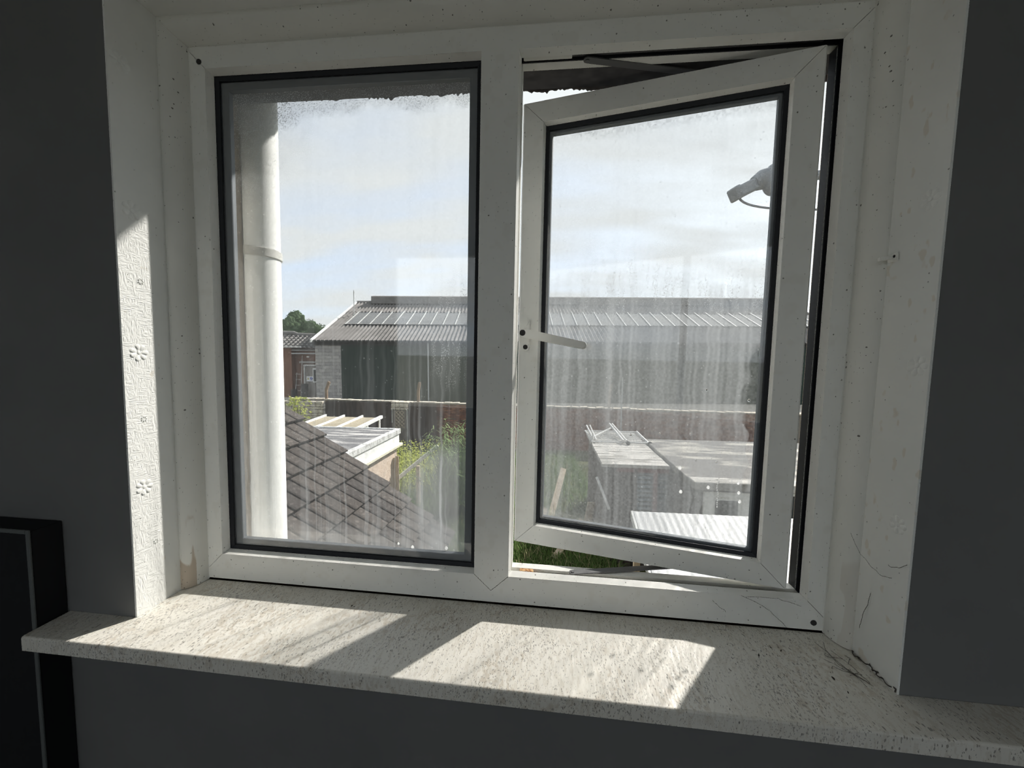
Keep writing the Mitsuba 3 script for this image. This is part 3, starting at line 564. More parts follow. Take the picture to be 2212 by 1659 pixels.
# plastic-roofed canopy beyond it
cn = thing('canopy', 'low canopy with cream plastic roof panels between white bars, behind the flat-roofed annexe', 'canopy')
for i in range(3):
    x0 = -5.14 - 0.60 * i
    a = [[x0 - .58, 9.05, -1.96], [x0 - .02, 9.05, -1.96], [x0 - .02, 10.75, -1.86], [x0 - .58, 10.75, -1.86]]
    v = a + [[p[0], p[1], p[2] - .02] for p in a]
    put(cn + '__roof_panel', H(tm(v, [[0, 1, 2, 3], [4, 7, 6, 5], [0, 4, 5, 1], [1, 5, 6, 2], [2, 6, 7, 3], [3, 7, 4, 0]])), 'poly_sheet')
for i in range(4):
    x0 = -5.12 - 0.60 * i; wd = .045 if i == 0 else .022
    put(cn + '__glazing_bar', H(prism([(9.0, -1.99), (10.8, -1.885), (10.8, -1.80), (9.0, -1.92)], x0 - wd, x0 + wd, lambda u, v, w: (w, u, v))), 'white_trim')
put(cn + '__side_frame', H(cat([box(-5.13, -5.10, 9.1, 9.8, -2.9, -1.95)] + [box(-5.13, -5.09, y, y + .06, -4.1, -1.90) for y in (9.1, 9.85, 10.6)])), 'white_trim')

# ------------------------------------------------------------------ boundary wall, fences
def F(m):   # local: x along the wall, y towards the house negative, z up (0 = eye level)
    return xf(m, RH, CAM + RH @ np.array([-0.85, 16.35, 0]))
def ztop(x): return -2.06 - 0.0135 * (x + 5)
bw = thing('boundary_wall', 'long red-brown brick boundary wall with a ragged coping, in front of the green warehouse', 'wall')
def wedge_wall(x0, x1, y0, y1, dz=0.0, zb=-4.2):
    v = [[x, y, z] for x in (x0, x1) for y in (y0, y1) for z in (zb, ztop(x) + dz)]
    return tm(v, [[0, 1, 3, 2], [4, 6, 7, 5], [0, 4, 5, 1], [2, 3, 7, 6], [0, 2, 6, 4], [1, 5, 7, 3]])
put(bw + '__core', F(wedge_wall(-11.5, 13.0, 0.045, 0.24, -.05)), 'mortar')
br = PLY(box(0, .213, 0, .09, 0, .064), 'brick_0'); bricks = [br] + [PLY(box(0, .213, 0, .09, 0, .064), f'brick_{k}') for k in (1, 2, 3)]
rb = np.random.default_rng(9)
rest = [[], [], [], []]; near = 0
for row in range(27):
    for col in range(70):
        x = -5.05 + .2255 * col + (.1127 if row % 2 else 0); z = -4.14 + .0765 * row
        if z + .064 > ztop(x) - .05 or x > 11.2: continue
        k = int(rb.choice(4, p=[.38, .3, .2, .12])); y = rb.uniform(-.004, .006)
        if near < 300 and -5.0 < x < -1.6:
            near += 1
            put(bw + '__brick', bricks[k], None, to_world=TW(T4(RH, CAM + RH @ np.array([-0.85, 16.35, 0])) @ T4(np.eye(3), [x, y, z])))
        else: rest[k].append(box(x, x + .213, y, y + .09, z, z + .064))
k = put(bw + '__bricks', F(cat(rest[0] + rest[3])), 'brick_1'); stuff(k)
k = put(bw + '__bricks', F(cat(rest[1] + rest[2])), 'brick_2'); stuff(k)
for i in range(64):
    x = -11.5 + .36 * i
    if x > 11.3: break
    put(bw + '__coping_stone', F(xf(bb(0, rb.uniform(.31, .35), -.03, .27, 0, rb.uniform(.035, .07), .012), _ry(rb.normal() * .03), [x, 0, ztop(x) - .05])), 'stone_0')
# stone pier left, stone stub further left
def stones(key, x0, x1, y0, z0, z1, seed, depth=.27):
    q = np.random.default_rng(seed); z = z0
    while z < z1 - .04:
        h = min(q.uniform(.10, .20), z1 - z); x = x0
        while x < x1 - .05:
            w_ = min(q.uniform(.16, .42), x1 - x)
            m = bb(x + .006, x + w_ - .006, y0 - q.uniform(0, .03), y0 + depth, z + .006, z + h - .006, .022)
            m.vertices += q.normal(size=m.vertices.shape) * .006
            put(key + '__stone', F(m), 'stone_0'); x += w_
        z += h
pr = thing('stone_pier', 'pale rubble stone pier at the left end of the dark boarded fence', 'pier')
put(pr + '__core', F(box(-10.45, -9.66, -.20, .03, -4.2, -2.1)), 'mortar'); stones(pr, -10.5, -9.62, -.25, -3.3, -2.08, 1)
sw = thing('stone_wall', 'low rough stone wall left of the stone pier, above the tiled roof', 'wall')
put(sw + '__core', F(box(-12.6, -10.62, -.05, .15, -4.2, -2.25)), 'mortar'); stones(sw, -12.6, -10.6, -.10, -3.0, -2.12, 2)
tp = thing('trellis_pier', 'stone-topped pier with a lattice trellis between the boarded fence and the brown panel', 'pier')
put(tp + '__core', F(box(-6.33, -5.55, -.16, .03, -4.2, -2.12)), 'mortar'); stones(tp, -6.35, -5.52, -.20, -2.42, -2.04, 3, .22)
la = []
for s in (1, -1):
    for k in range(-6, 10):
        x0 = -6.15 + .17 * k
        p0, p1 = np.array([x0, -2.45]), np.array([x0 + s * .8, -3.25])
        pts = []
        for t in np.linspace(0, 1, 33):
            q = p0 + (p1 - p0) * t
            if -6.16 < q[0] < -5.68: pts.append(q)
        if len(pts) > 3:
            a_, b_ = pts[0], pts[-1]; la.append(tube([[a_[0], -.245 - .008 * s, a_[1]], [b_[0], -.245 - .008 * s, b_[1]]], .013, 4))
put(tp + '__lattice', F(cat(la)), 'plank')
for x in (-6.28, -5.57): put(tp + '__pole', F(tube([[x, -.24, -4.1 if x > -6 else -3.0], [x, -.24, -2.42], [x + (.06 if x < -6 else -.06), -.24, -2.36]], .02, 8)), 'white_weathered')
fb = thing('boarded_fence', 'dark brown fence of upright boards between the stone pier and the trellis', 'fence')
for i in range(13):
    x = -9.60 + .252 * i
    put(fb + '__board', F(bb(x, x + .236, -.06 - .02 * (i % 2), -.03, -4.15, -2.11 + rb.uniform(-.015, .015), .006)), f'fence_{int(rb.integers(3))}')
put(fb + '__rail', F(cat([box(-9.6, -6.35, -.03, .0, z, z + .08) for z in (-2.45, -3.6)])), 'fence_2')
pf = thing('larch_fence', 'plain dark brown fence panel standing between the trellis pier and the red brick wall', 'fence panel')
for i in range(5):
    x = -5.50 + .262 * i
    put(pf + '__board', F(bb(x, x + .254, -.22 - .006 * (i % 2), -.19, -4.10, -2.13, .004)), f'fence_{i % 3}')
put(pf + '__bottom_rail', F(bb(-5.52, -4.18, -.25, -.19, -4.16, -4.10, .004)), 'white_weathered')
# posts that lean outward on the wall top
for x, lean, l in ((-9.62, .10, 'stubby angled brown post on the wall, in front of the grey block pier'), (-5.15, .05, 'stubby angled brown post on the wall, in front of the green cladding'), (3.45, .04, 'angled post on the wall seen through the streaked open casement')):
    fp_ = thing('fence_post', l, 'post', group='angled posts along the boundary wall')
    put(fp_ + '__upright', F(bb(x - .055, x + .055, .02, .12, -2.25, -1.55, .01)), 'post_wood')
    m = xf(bb(-.055, .055, -.05, .05, -.02, .42, .01), _ry(.38 if lean > .07 else .18), [x, .07, -1.58])
    put(fp_ + '__arm', F(m), 'post_wood')
k = put('metal_pole', F(tube([[3.86, -.5, -4.1], [3.88, -.5, -0.80]], .028, 10)), 'grey_pipe', smooth=40); lab(k, 'thin pale metal pole rising in front of the brick wall, behind the open casement', 'pole')

# ------------------------------------------------------------------ warehouse
wh = thing('warehouse', 'green-clad warehouse with a grey corrugated roof, beyond the boundary wall', 'warehouse')
EX0, EX1 = -12.85, 23.0
def rz_(D_): return 1.05 + .478 * (D_ - 24.0)
# grey block pier at its left end
q = np.random.default_rng(4)
put(wh + '__pier_core', O(box(-12.72, -11.1, 24.05, 24.6, -3.0, .93)), 'mortar')
blk = [PLY(bb(0, .43, 0, .2, 0, .205, .004), f'block_{k}') for k in range(3)]; half = [PLY(bb(0, .205, 0, .2, 0, .205, .004), f'block_{k}') for k in range(3)]
for row in range(18):
    z = -2.98 + .217 * row; x = -12.76
    if row % 2:
        put(wh + '__block', half[q.integers(3)], None, to_world=TW(T4(RO, CAM) @ T4(np.eye(3), [x, 24.0, z]))); x += .217
    while x < -11.2:
        full = x + .43 < -10.9
        put(wh + '__block', (blk if full else half)[q.integers(3)], None, to_world=TW(T4(RO, CAM) @ T4(np.eye(3), [x, 24.0 + q.uniform(-.006, .006), z]))); x += .442 if full else .217
put(wh + '__side_wall', O(prism([(24.6, -3.0), (24.6, .93), (31, rz_(31) - .15), (37.5, .93), (37.5, -3.0)], -12.72, -12.55, lambda u, v, w: (w, u, v))), 'grey_render')
def corr(width, pitch, amp, z0, z1, steps=4):
    nx = int(round(width / pitch)) * steps
    x = np.linspace(0, width, nx + 1); y = -amp * np.clip(np.sin(np.arange(nx + 1) * 2 * np.pi / steps) * 1.5, -1, 1)
    v = np.vstack([np.stack([x, y, np.full(nx + 1, z0)], 1), np.stack([x, y, np.full(nx + 1, z1)], 1)])
    f = [[i, i + 1, nx + 2 + i, nx + 1 + i] for i in range(nx)]
    return tm(v, f)
sheet = PLY(corr(1.0, .2, .022, -3.0, .80), 'clad_green')
for i in range(34): put(wh + '__cladding_sheet', sheet, None, to_world=TW(T4(RO, CAM) @ T4(np.eye(3), [-11.08 + 1.0 * i, 23.975 - .006 * (i % 2), 0])))
put(wh + '__wall_plate', O(box(EX0 + .1, EX1, 24.06, 24.3, .55, 1.0)), 'dark_timber')
put(wh + '__gutter', O(tube([[EX0 + .05, 23.86, .97], [EX1, 23.86, .97]], .085, 8)), 'dark_timber')
put(wh + '__eave_board', O(box(EX0 + .02, EX1, 23.93, 24.03, .72, 1.02)), 'dark_timber')
put(wh + '__downpipe', O(tube([[-5.44, 23.93, -3.0], [-5.44, 23.93, .93]], .05, 10)), 'grey_pipe', smooth=40)
def roof_sheet(D0, D1, width, pitch, amp, lift):
    m = corr(width, pitch, amp, 0, 1)
    v = m.vertices.copy(); d = D0 + (D1 - D0) * v[:, 2]
    m.vertices = np.stack([v[:, 0], d, rz_(d) + v[:, 1] + lift], 1)
    return m
for D0, D1, lift in ((23.75, 26.5, .05), (28.7, 30.95, .09)):
    s_ = PLY(roof_sheet(D0, D1, 1.05, .2625, .075, lift), 'roof_cement')
    for i in range(34): put(wh + '__roof_sheet', s_, None, to_world=TW(T4(RO, CAM) @ T4(np.eye(3), [EX0 + .06 + 1.05 * i, 0, .012 * (i % 2)])))
s_ = PLY(roof_sheet(26.3, 28.85, 1.05, .2625, .075, .06), 'roof_cement')
for i in range(1): put(wh + '__roof_sheet', s_, None, to_world=TW(T4(RO, CAM) @ T4(np.eye(3), [EX0 + .06 + 1.05 * i, 0, .012 * (i % 2)])))
gl = PLY(O(tm([[0, 26.3, rz_(26.3) + .08], [.84, 26.3, rz_(26.3) + .08], [.84, 28.9, rz_(28.9) + .08], [0, 28.9, rz_(28.9) + .08]], [[0, 1, 2, 3]])), 'roof_light')
gb = PLY(O(prism([(26.25, rz_(26.25) + .10), (28.9, rz_(28.9) + .10), (28.9, rz_(28.9) + .15), (26.25, rz_(26.25) + .15)], -.03, .03, lambda u, v, w: (w, u, v))), 'white_weathered')
for i in range(40):
    sh = TW(T4(np.eye(3), RO @ np.array([EX0 + 1.05 + .86 * i, 0, 0])))
    put(wh + '__rooflight', gl, None, to_world=sh); put(wh + '__rooflight_bar', gb, None, to_world=sh)
put(wh + '__rooflight_rail', O(box(EX0 + 1.05, EX1, 26.22, 26.32, rz_(26.25) + .05, rz_(26.25) + .15)), 'dark_timber')
put(wh + '__rear_slope', O(prism([(31, rz_(31) - .05), (38.3, 1.0), (38.3, .9), (31, rz_(31) - .2)], EX0, EX1, lambda u, v, w: (w, u, v))), 'roof_cement')
put(wh + '__ridge_cap', O(tube([[EX0, 31, rz_(31) + .05], [EX1, 31, rz_(31) + .05]], .16, 8)), 'roof_cement', smooth=40)
put(wh + '__ridge_vent', O(prism([(30.4, rz_(31) - .1), (31.6, rz_(31) - .1), (31.55, rz_(31) + .48), (31, rz_(31) + .62), (30.45, rz_(31) + .48)], EX0 + 1.35, EX1, lambda u, v, w: (w, u, v))), 'roof_cement')
put(wh + '__bargeboard', O(prism([(23.7, rz_(23.7) - .02), (31, rz_(31) - .02), (31, rz_(31) + .17), (23.7, rz_(23.7) + .17)], EX0 - .06, EX0 + .05, lambda u, v, w: (w, u, v))), 'white_trim')
put(wh + '__aerial_pole', O(tube([[EX0 + .9, 28.2, rz_(28.2)], [EX0 + .9, 28.2, rz_(28.2) + 1.9]], .035, 6)), 'white_weathered')

# ------------------------------------------------------------------ brick works building on the far left
bk = thing('brick_building', 'red brick building with a weathered pantile roof, left of the warehouse', 'building')
put(bk + '__wall', O(box(-20, -15.85, 26.6, 27.2, -3.0, .60)), 'far_brick')
put(bk + '__recess_wall', O(box(-15.85, -13.4, 27.15, 27.4, -3.2, .62)), 'far_brick')
put(bk + '__eave_gutter', O(cat([box(-20, -15.0, 26.35, 26.5, .60, .70)])), 'white_trim')
put(bk + '__soffit_board', O(cat([box(-15.8, -13.4, 26.55, 27.15, .40, .46), box(-15.8, -13.4, 26.5, 26.58, .15, .24)])), 'grey_pipe')
pt = []
u_ = np.linspace(0, .34, 9)
pv = np.vstack([np.stack([u_, np.zeros(9), .05 * np.sin(u_ / .34 * 2 * np.pi)], 1), np.stack([u_, np.full(9, .42), .05 * np.sin(u_ / .34 * 2 * np.pi) - .05], 1)])
pan = PLY(tm(pv, [[i, i + 1, 10 + i, 9 + i] for i in range(8)]), 'roof_cement', smooth=True)
sl_ = math.radians(27)
for r_ in range(6):
    for c_ in range(19):
        loc = np.array([-20.0 + .34 * c_, 26.3 + .36 * r_ * math.cos(sl_), .78 + .36 * r_ * math.sin(sl_) - .012 * c_])
        put(bk + '__pantile', pan, None, to_world=TW(T4(RO, CAM) @ T4(_rx(sl_), loc)))
put(bk + '__ridge_tiles', O(tube([[-20, 28.3, 1.80], [-16.6, 28.3, 1.74], [-16.3, 28.3, 1.62], [-13.6, 28.3, 1.52]], .16, 8)), 'roof_cement', smooth=40)
put(bk + '__roof_deck', O(prism([(26.4, .66), (28.3, 1.62), (30.4, .66)], -20, -13.5, lambda u, v, w: (w, u, v))), 'dark_timber')
wk = nk(bk + '__window'); put(wk + '__frame', O(cat(ring([(0.0, 26.5), (.09, 26.5), (.09, 26.6), (0.0, 26.6)], (-17.5, -16.82, -1.10, .10), 0))), 'white_trim'); put(wk + '__pane', O(box(-17.5, -16.82, 26.57, 26.59, -1.10, .10)), 'pane_dark')
wk = nk(bk + '__window'); put(wk + '__frame', O(cat(ring([(0.0, 26.5), (.05, 26.5), (.05, 26.6), (0.0, 26.6)], (-17.5, -16.86, -2.30, -1.28), 0))), 'grey_pipe'); put(wk + '__pane', O(box(-17.5, -16.86, 26.57, 26.59, -2.30, -1.28)), 'pane_dark')
put(bk + '__wall_vent', O(bb(-15.05, -14.85, 27.08, 27.16, -.10, .02, .01)), 'white_trim')
dr_ = nk(bk + '__door')
put(dr_ + '__leaf', O(box(-15.12, -14.0, 27.04, 27.10, -3.1, -.75)), 'door_grey')
put(dr_ + '__frame', O(cat([box(-15.26, -15.14, 27.0, 27.14, -3.1, -.62), box(-15.26, -13.8, 27.0, 27.14, -.72, -.60)])), 'white_weathered')
put(dr_ + '__lintel', O(box(-15.5, -13.6, 26.95, 27.14, -.50, -.36)), 'block_1')
sg = thing('safety_sign', 'small white sign with triangle and blue circle on the brick building door', 'sign')
put(sg + '__plate', O(box(-15.06, -14.57, 27.015, 27.03, -1.84, -1.46)), 'sign_white')
put(sg + '__blue_circle', O(tube([[-14.70, 27.015, -1.62], [-14.70, 27.008, -1.62]], .105, 20)), 'sign_blue')
put(sg + '__white_mark', O(cat([box(-14.715, -14.685, 27.003, 27.008, -1.63, -1.545), box(-14.715, -14.685, 27.003, 27.008, -1.695, -1.66)])), 'sign_white')
put(sg + '__yellow_triangle', O(prism([(-15.02, -1.70), (-14.84, -1.70), (-14.93, -1.53)], 27.010, 27.015, lambda u, v, w: (u, w, v))), 'sign_yellow')
put(sg + '__black_mark', O(box(-14.937, -14.923, 27.004, 27.010, -1.68, -1.58)), 'dark_recess')
put(sg + '__blue_line', O(box(-14.80, -14.60, 27.010, 27.015, -1.79, -1.765)), 'sign_blue')
ld = thing('ladder', 'pale ladder leaning on the brick building, left of the door with the sign', 'ladder')
for x, zt in ((-15.75, -1.2), (-15.32, .05)): put(ld + '__rail', O(tube([[x, 26.70, -2.95], [x + .02, 27.0, zt]], .025, 6)), 'white_weathered')
for z in (-2.5, -2.1, -1.7, -1.3): put(ld + '__rung', O(tube([[-15.75, 26.79 + .03 * (z + 2.5), z], [-15.32, 26.79 + .03 * (z + 2.5), z]], .018, 6)), 'white_weathered')
k = put('meter_cabinet', O(bb(-14.42, -14.0, 26.7, 26.9, -1.9, -.86, .01)), 'white_trim'); k2 = put(k + '__glass', O(box(-14.36, -14.0, 26.68, 26.70, -1.80, -.96)), 'pane_dark'); lab(k, 'white framed box beside the sign, at the corner of the warehouse', 'cabinet')
for x, y, r, h, l in ((-15.52, 26.2, .22, .55, 'dark bin standing below the ladder'), (-14.75, 26.2, .24, .95, 'dark round bin standing in front of the door with the sign')):
    k = put('bin', O(tube([[x, y, -2.95], [x, y, -2.95 + h], [x, y, -2.90 + h]], [r * .85, r, r * .8], 14)), 'dark_timber', smooth=40); lab(k, l, 'bin')

# ------------------------------------------------------------------ wooded hill
hl = tm(*[x for x in (lambda m: (m.vertices * [60, 45, 15.5] + [-104, 175, -3], m.faces))(trimesh.creation.icosphere(3, 1.0))])
k = put('hill', O(hl), 'hill_grass', smooth=True); lab(k, 'low wooded hill on the horizon behind the brick building', 'hill', kind='structure')
def crown(seed, rx, rz):
    q = np.random.default_rng(seed); ms = []
    for i in range(7):
        m = trimesh.creation.icosphere(4, 1.0); v = m.vertices
        n_ = meshkit.fbm(v * 3.4 + seed * 3 + i, 5)[:, None] - .5
        c = q.normal(size=3) * [rx * .42, rx * .42, rz * .32] if i else np.zeros(3)
        q2 = q.normal(size=(260, 3)); q2 /= np.linalg.norm(q2, axis=1, keepdims=True)
        lf_ = leaves(q2 * q.uniform(.95, 1.18, (260, 1)) * [rx * .58, rx * .58, rz * .5], np.full(260, .6), q)
        ms.append(lf_)
        ms.append(tm(v * (1 + .75 * n_) * [rx * q.uniform(.45, .7), rx * q.uniform(.45, .7), rz * q.uniform(.4, .62)] + c, m.faces)); lf_.vertices += c
    return cat(ms)
for i, (x, y, zb, rx, rz) in enumerate([(-97, 148, 4, 6.5, 7.5), (-92, 143, 3.0, 5.5, 6.5), (-88, 150, 5.5, 5.5, 9), (-84.5, 148, 5.0, 5, 8), (-80.5, 146, 3.8, 5, 6.6), (-76.5, 146, 3.2, 5, 6.5), (-72, 148, 2.4, 5, 5.6), (-90, 132, 0.5, 5, 5.5), (-84, 128, -.5, 5, 5.5), (-77, 128, -.8, 5, 5.2), (-71, 130, -1, 5, 5.5), (-67, 146, 1.4, 5, 5.5)]):
    t = thing('tree', 'dark green leafy tree in the wood on the hill beyond the brick building', 'tree', 'trees of the wooded hill')
    put(t + '__crown', O(xf(crown(i, rx, rz), np.eye(3), [x, y, zb + rz * .5])), 'tree_leaf')
    put(t + '__trunk', O(tube([[x, y, -8], [x, y, zb + 1]], .35, 6)), 'bark')

# ------------------------------------------------------------------ plants
pl = np.random.default_rng(21)
def patch(n, x0, x1, z0, z1, y): return np.stack([pl.uniform(x0, x1, n), y - pl.uniform(0, .35, n), pl.uniform(z0, z1, n)], 1)
iv = thing('ivy', 'yellow-green ivy covering the foot of the trellis pier and the brown fence panel', 'ivy')
pts = np.vstack([patch(1500, -6.36, -5.50, -4.1, -3.15, -.25), patch(500, -6.0, -4.0, -4.3, -4.0, -.35), patch(400, -6.5, -5.0, -4.3, -4.0, -.6)])
pts[:, 2] = np.maximum(pts[:, 2], -4.1 + .05 * pl.random(len(pts)))
pts[:, 1] -= np.maximum(0, -2.06 - pts[:, 2]) / 1.15 * pl.uniform(.75, 1.05, len(pts))          # a mound sprawling out from the foot of the pier
k = put(iv + '__leaves', F(leaves(pts, np.full(len(pts), .085), pl)), 'ivy_leaf'); stuff(k)
put(iv + '__stems', F(cat([tube([[x, -.24, -4.1], [x + .1 * pl.normal(), -.25, -3.6], [x + .15 * pl.normal(), -.24, -3.25]], .012, 5) for x in np.linspace(-6.2, -5.6, 6)])), 'bark')
hb = thing('hedge', 'yellow-green leafy hedge behind the white handrail, below the fence panel', 'hedge')
pts = np.stack([pl.uniform(-4.4, -2.3, 5500), pl.uniform(10.4, 13.6, 5500), -4.1 + np.abs(pl.normal(size=5500)) * .48], 1); pts[:, 2] = np.minimum(pts[:, 2], -3.05)
k = put(hb + '__leaves', O(leaves(pts, np.full(5500, .085), pl)), 'ivy_leaf'); stuff(k)
put(hb + '__stems', O(cat([tube([[x, 12, -4.1], [x + .1 * pl.normal(), 12 + .1 * pl.normal(), -3.3]], .012, 5) for x in np.linspace(-4.2, -2.9, 8)])), 'bark')
sb = thing('shrub', 'yellow-green shrub growing beside the stone pier above the tiled roof', 'shrub')
pts = np.stack([-9.28 + pl.normal(size=240) * .22, 15.9 + pl.normal(size=240) * .15, pl.uniform(-3.1, -1.75, 240)], 1)
k = put(sb + '__leaves', O(leaves(pts, np.full(240, .14), pl)), 'ivy_leaf'); stuff(k)
put(sb + '__stems', O(cat([tube([[-9.28 + .1 * i, 15.9, -4.0], [-9.3 + .14 * i, 15.9, -2.2]], .015, 5) for i in (-1, 0, 1)])), 'bark')
bs = thing('bush', 'tall willowy green bush with long thin leaves, beside the mullion in the fixed pane', 'bush')
base, direc, ln = [], [], []
stems = []
for i in range(70):
    a, r_ = pl.uniform(0, 2 * np.pi), abs(pl.normal()) * .28
    top = np.array([-1.40 + math.cos(a) * (r_ * 1.5 + .22), 9.0 + math.sin(a) * (r_ + .25), -1.45 - .9 * r_ - pl.uniform(0, 1.3)])
    b0 = np.array([-1.35 + math.cos(a) * .2, 9.0 + math.sin(a) * .2, -4.1])
    mid = (b0 + top) / 2 + [0.0, 0, .25]
    s_ = np.linspace(0, 1, 9)[:, None]
    path = (1 - s_) ** 2 * b0 + 2 * s_ * (1 - s_) * mid + s_ ** 2 * top
    stems.append(tube(path, np.linspace(.012, .004, 9), 4, False))
    for k_ in range(52):
        t = pl.uniform(.3, 1.0); p = (1 - t) ** 2 * b0 + 2 * t * (1 - t) * mid + t * t * top
        d_ = pl.normal(size=3) * [1, 1, .5] + [0, 0, .35]; base.append(p); direc.append(d_ / np.linalg.norm(d_)); ln.append(pl.uniform(.14, .30))
base, direc, ln = np.array(base), np.array(direc), np.array(ln)
k = put(bs + '__leaves', O(blades(base, direc, ln, np.full(len(ln), .03), ln * .5, 3)), 'bush_leaf'); stuff(k)
put(bs + '__stems', O(cat(stems)), 'bark')
# rough grass
def grass(n, x0, x1, y0, y1, h, seed):
    q = np.random.default_rng(seed)
    b_ = np.stack([q.uniform(x0, x1, n), q.uniform(y0, y1, n), np.full(n, -4.1)], 1)
    d_ = q.normal(size=(n, 3)) * [.45, .45, 0] + [0, 0, 1.0]; d_ /= np.linalg.norm(d_, axis=1, keepdims=True)
    l_ = h * q.uniform(.5, 1.3, n) * (.55 + .9 * meshkit.fbm(b_ * [1.3, 1.3, 0] + 5, 2))
    return blades(b_, d_, l_, q.uniform(.012, .028, n), l_ * q.uniform(.1, .6, n), 3)
k = put('grass', O(cat([grass(26000, -1.6, 2.0, 4.6, 8.8, .42, 31), grass(34000, -2.8, 2.4, 8.6, 15.0, .50, 32), grass(2500, -3.6, -1.6, 6.0, 10.5, .4, 33)])), 'grass_leaf'); lab(k, 'long rough green grass in the yard below the window', 'grass', kind='stuff')
k = put('dry_grass', O(cat([grass(7000, -1.6, 2.0, 5.0, 14.5, .46, 34)])), 'straw'); lab(k, 'pale dry straws standing among the green grass', 'grass', kind='stuff')
for p0, p1, w_, l in (((.55, 7.6, -4.0), (.78, 8.3, -3.45), .10, 'weathered plank standing in the grass seen under the casement'), ((.85, 7.1, -3.98), (1.55, 7.9, -3.55), .13, 'fallen brown timber in the grass seen under the casement'), ((.95, 8.9, -4.0), (1.45, 10.2, -3.1), .16, 'long weathered board lying in the grass left of the shed'), ((1.62, 8.0, -4.05), (1.75, 7.9, -3.15), .17, 'broad pale board leaning by the near corrugated roof')):
    p0, p1 = np.array(p0), np.array(p1); L_ = np.linalg.norm(p1 - p0)
    k = put('plank', O(ob((p0 + p1) / 2, p1 - p0, (0.2, -.5, 1), L_, w_, .035, .005)), 'plank'); lab(k, l, 'plank')
hr = thing('handrail', 'sloping white timber handrail on a post, between the hedge and the bush', 'handrail')
put(hr + '__rail', O(ob((-2.47, 9.5, -2.75), (.916, .25, .745), (0, 0, 1), 1.35, .06, .09, .008)), 'white_trim')
put(hr + '__post', O(bb(-2.50, -2.41, 9.46, 9.55, -4.1, -2.84, .006)), 'plank')
gp = thing('gate', 'beige plank gate standing at the corner of the pebbledash annexe', 'gate')
for i in range(3): put(gp + '__board', O(bb(-2.93 + .085 * i, -2.85 + .085 * i, 8.60, 8.63, -4.1, -2.42 + .04 * i, .004)), 'plank')
put(gp + '__post', O(bb(-3.06, -2.95, 8.6, 8.7, -4.1, -2.47, .006)), 'shed_board')

# ------------------------------------------------------------------ sheds on the right (square to the house)
sa = thing('shed', 'boarded shed with a pale flat roof carrying a metal rack, right of the grass', 'shed')
for i in range(16): put(sa + '__roof_board', H(bb(1.00 + rb.uniform(0, .012), 2.26, 7.05 + .197 * i, 7.24 + .197 * i, -2.07, -2.0 - rb.uniform(0, .006), .006)), 'shed_roof')
put(sa + '__fascia', H(box(1.30, 2.26, 7.09, 7.12, -2.16, -2.07)), 'red_timber')
put(sa + '__body', H(box(1.08, 2.24, 7.16, 10.1, -4.1, -2.07)), 'shed_board')
for i in range(4): put(sa + '__board', H(bb(1.09 + .133 * i, 1.215 + .133 * i, 7.125, 7.158, -4.1, -2.10, .003)), 'shed_board')
put(sa + '__post', H(cat([bb(1.625, 1.675, 7.08, 7.158, -4.1, -2.10, .004)])), 'shed_board')
put(sa + '__post', H(cat([bb(1.985, 2.045, 7.06, 7.158, -4.1, -2.10, .004)])), 'red_timber')
for x0, x1 in ((1.68, 1.98), (2.05, 2.24)):
    n = 26; zz = np.linspace(-3.25, -2.14, n * 4 + 1); yy = 7.13 - .014 * np.sin(np.arange(n * 4 + 1) * np.pi / 4)
    v = np.vstack([np.stack([np.full_like(zz, x0), yy, zz], 1), np.stack([np.full_like(zz, x1), yy, zz], 1)])
    put(sa + '__corrugated_sheet', H(tm(v, [[i, i + 1, len(zz) + i + 1, len(zz) + i] for i in range(len(zz) - 1)])), 'corrugated_blue', smooth=40)
rk = thing('metal_rack', 'heap of pale metal rack frames lying on the roof of the boarded shed', 'rack')
def seg(a, b_, r=.02): return tube([a, b_], r, 6)
zr = -1.965
put(rk + '__frame', H(cat([seg([1.0, 8.75, zr], [2.30, 8.75, zr]), seg([.95, 10.05, zr], [2.36, 10.05, zr]), seg([1.02, 8.75, zr], [.98, 10.05, zr]), seg([2.30, 8.72, zr], [2.34, 10.1, zr], .028)])), 'rack_metal')
put(rk + '__bars', H(cat([seg([1.02, 8.75 + .16 * i, zr], [2.31, 8.75 + .16 * i, zr], .011) for i in range(1, 8)])), 'rack_metal')
put(rk + '__frame', H(cat([seg([1.05, 8.85, zr + .04], [1.0, 9.95, zr + .16], .026), seg([1.72, 8.70, zr + .05], [1.62, 10.1, zr + .20], .028), seg([1.80, 8.70, zr + .05], [1.69, 10.1, zr + .20], .022), seg([1.05, 9.0, zr + .05], [1.68, 9.9, zr + .15], .022), seg([1.03, 8.8, zr], [1.03, 8.8, zr + .2]), seg([1.12, 8.80, zr + .03], [1.08, 9.9, zr + .18], .018)])), 'rack_metal')
put(rk + '__wheel', H(xf(cyl([0, -.02, 0], [0, .02, 0], .045, 12), np.eye(3), [2.32, 8.69, -1.96])), 'dark_timber')
put(rk + '__wheel', H(xf(cyl([0, -.02, 0], [0, .02, 0], .045, 12), np.eye(3), [1.82, 8.66, -1.96])), 'dark_timber')
k = put('leaning_pole', H(tube([[.93, 7.15, -2.30], [1.10, 6.75, -2.72], [1.11, 6.74, -2.76]], .026, 8)), 'white_weathered'); lab(k, 'short white pole leaning at the left corner of the boarded shed', 'pole')
sd = thing('outhouse', 'grey outhouse with stained flat roof and white door, right of the boarded shed', 'outhouse')
put(sd + '__roof', H(bb(2.28, 6.2, 5.97, 9.15, -2.06, -1.95, .012)), 'shed_felt')
put(sd + '__front_kerb', H(bb(2.28, 6.2, 5.93, 6.22, -2.055, -1.930, .01)), 'shed_roof')
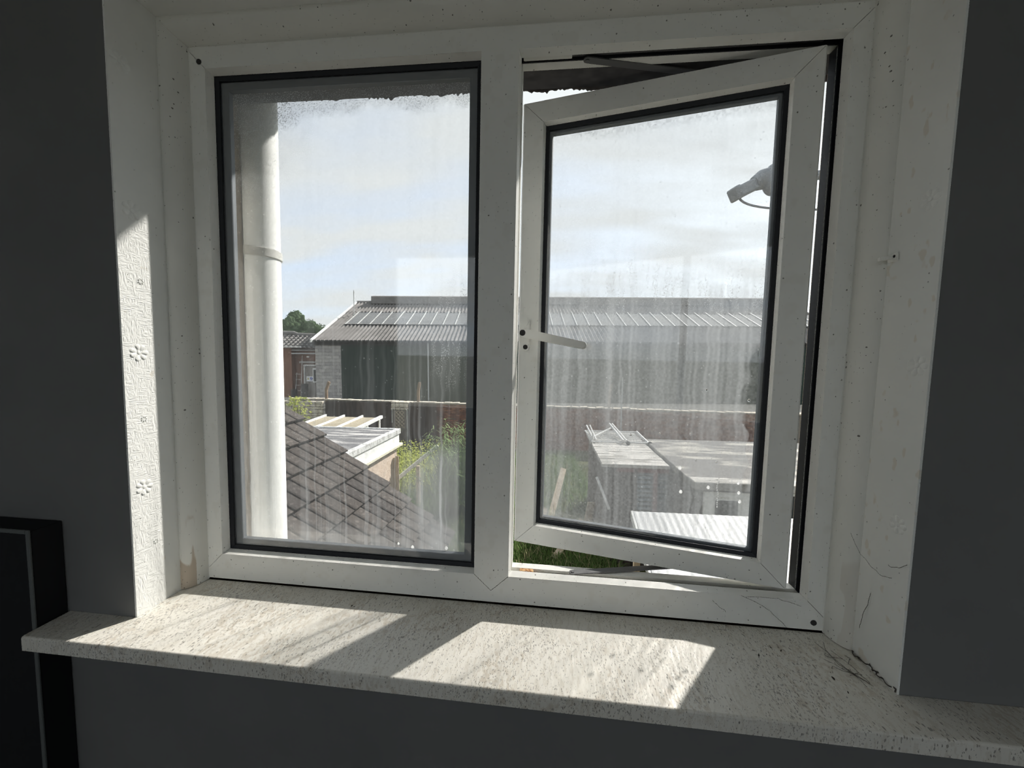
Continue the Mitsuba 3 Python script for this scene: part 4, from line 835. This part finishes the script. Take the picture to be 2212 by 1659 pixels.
put(sd + '__body', H(box(2.36, 6.1, 6.06, 9.1, -4.1, -2.06)), 'grey_render')
d_ = nk(sd + '__door')
put(d_ + '__frame', H(cat([box(2.46, 2.58, 6.01, 6.06, -4.1, -2.12), box(3.04, 3.16, 6.01, 6.06, -4.1, -2.12), box(2.46, 3.16, 6.01, 6.06, -2.18, -2.10)])), 'white_trim')
put(d_ + '__leaf', H(box(2.58, 3.04, 6.03, 6.055, -4.1, -2.18)), 'white_trim'); put(d_ + '__glass', H(box(2.64, 2.98, 6.022, 6.03, -3.4, -2.24)), 'pane_dark')
w_ = nk(sd + '__window'); put(w_ + '__frame', H(cat(ring([(0.0, 6.01), (.05, 6.01), (.05, 6.06), (0.0, 6.06)], (3.34, 4.1, -2.62, -2.12), 0))), 'white_trim'); put(w_ + '__pane', H(box(3.34, 4.1, 6.04, 6.055, -2.62, -2.12)), 'pane_dark')
lr = thing('carport', 'near lean-to roof of white plastic sheets seen at the foot of the open casement', 'lean-to roof')
def csheet(x0, wd):
    n = int(wd / .076) * 4; x = np.linspace(0, wd, n + 1); z = .0018 * np.sin(np.arange(n + 1) * np.pi / 2)
    a = np.stack([x0 + x, np.full(n + 1, 4.62), -1.90 + z], 1); b_ = np.stack([x0 + x, np.full(n + 1, 2.95), -2.42 + z], 1)
    return tm(np.vstack([a, b_]), [[i, i + 1, n + 2 + i, n + 1 + i] for i in range(n)])
for i in range(4): put(lr + '__roof_sheet', H(csheet(1.06 + .76 * i, .80)), 'plastic_roof', smooth=60)
put(lr + '__edge_board', H(prism([(4.63, -1.90), (2.95, -2.43), (2.95, -2.52), (4.63, -1.99)], 1.03, 1.06, lambda u, v, w: (w, u, v))), 'white_weathered')
put(lr + '__top_rail', H(box(1.03, 4.1, 4.60, 4.64, -2.0, -1.915)), 'white_weathered')
for x in (1.06, 2.5, 4.0): put(lr + '__post', H(box(x, x + .07, 3.0, 3.07, -4.1, -2.47)), 'plank')
for x in (1.06, 2.5, 4.0): put(lr + '__post', H(box(x, x + .07, 4.5, 4.57, -4.1, -1.99)), 'plank')
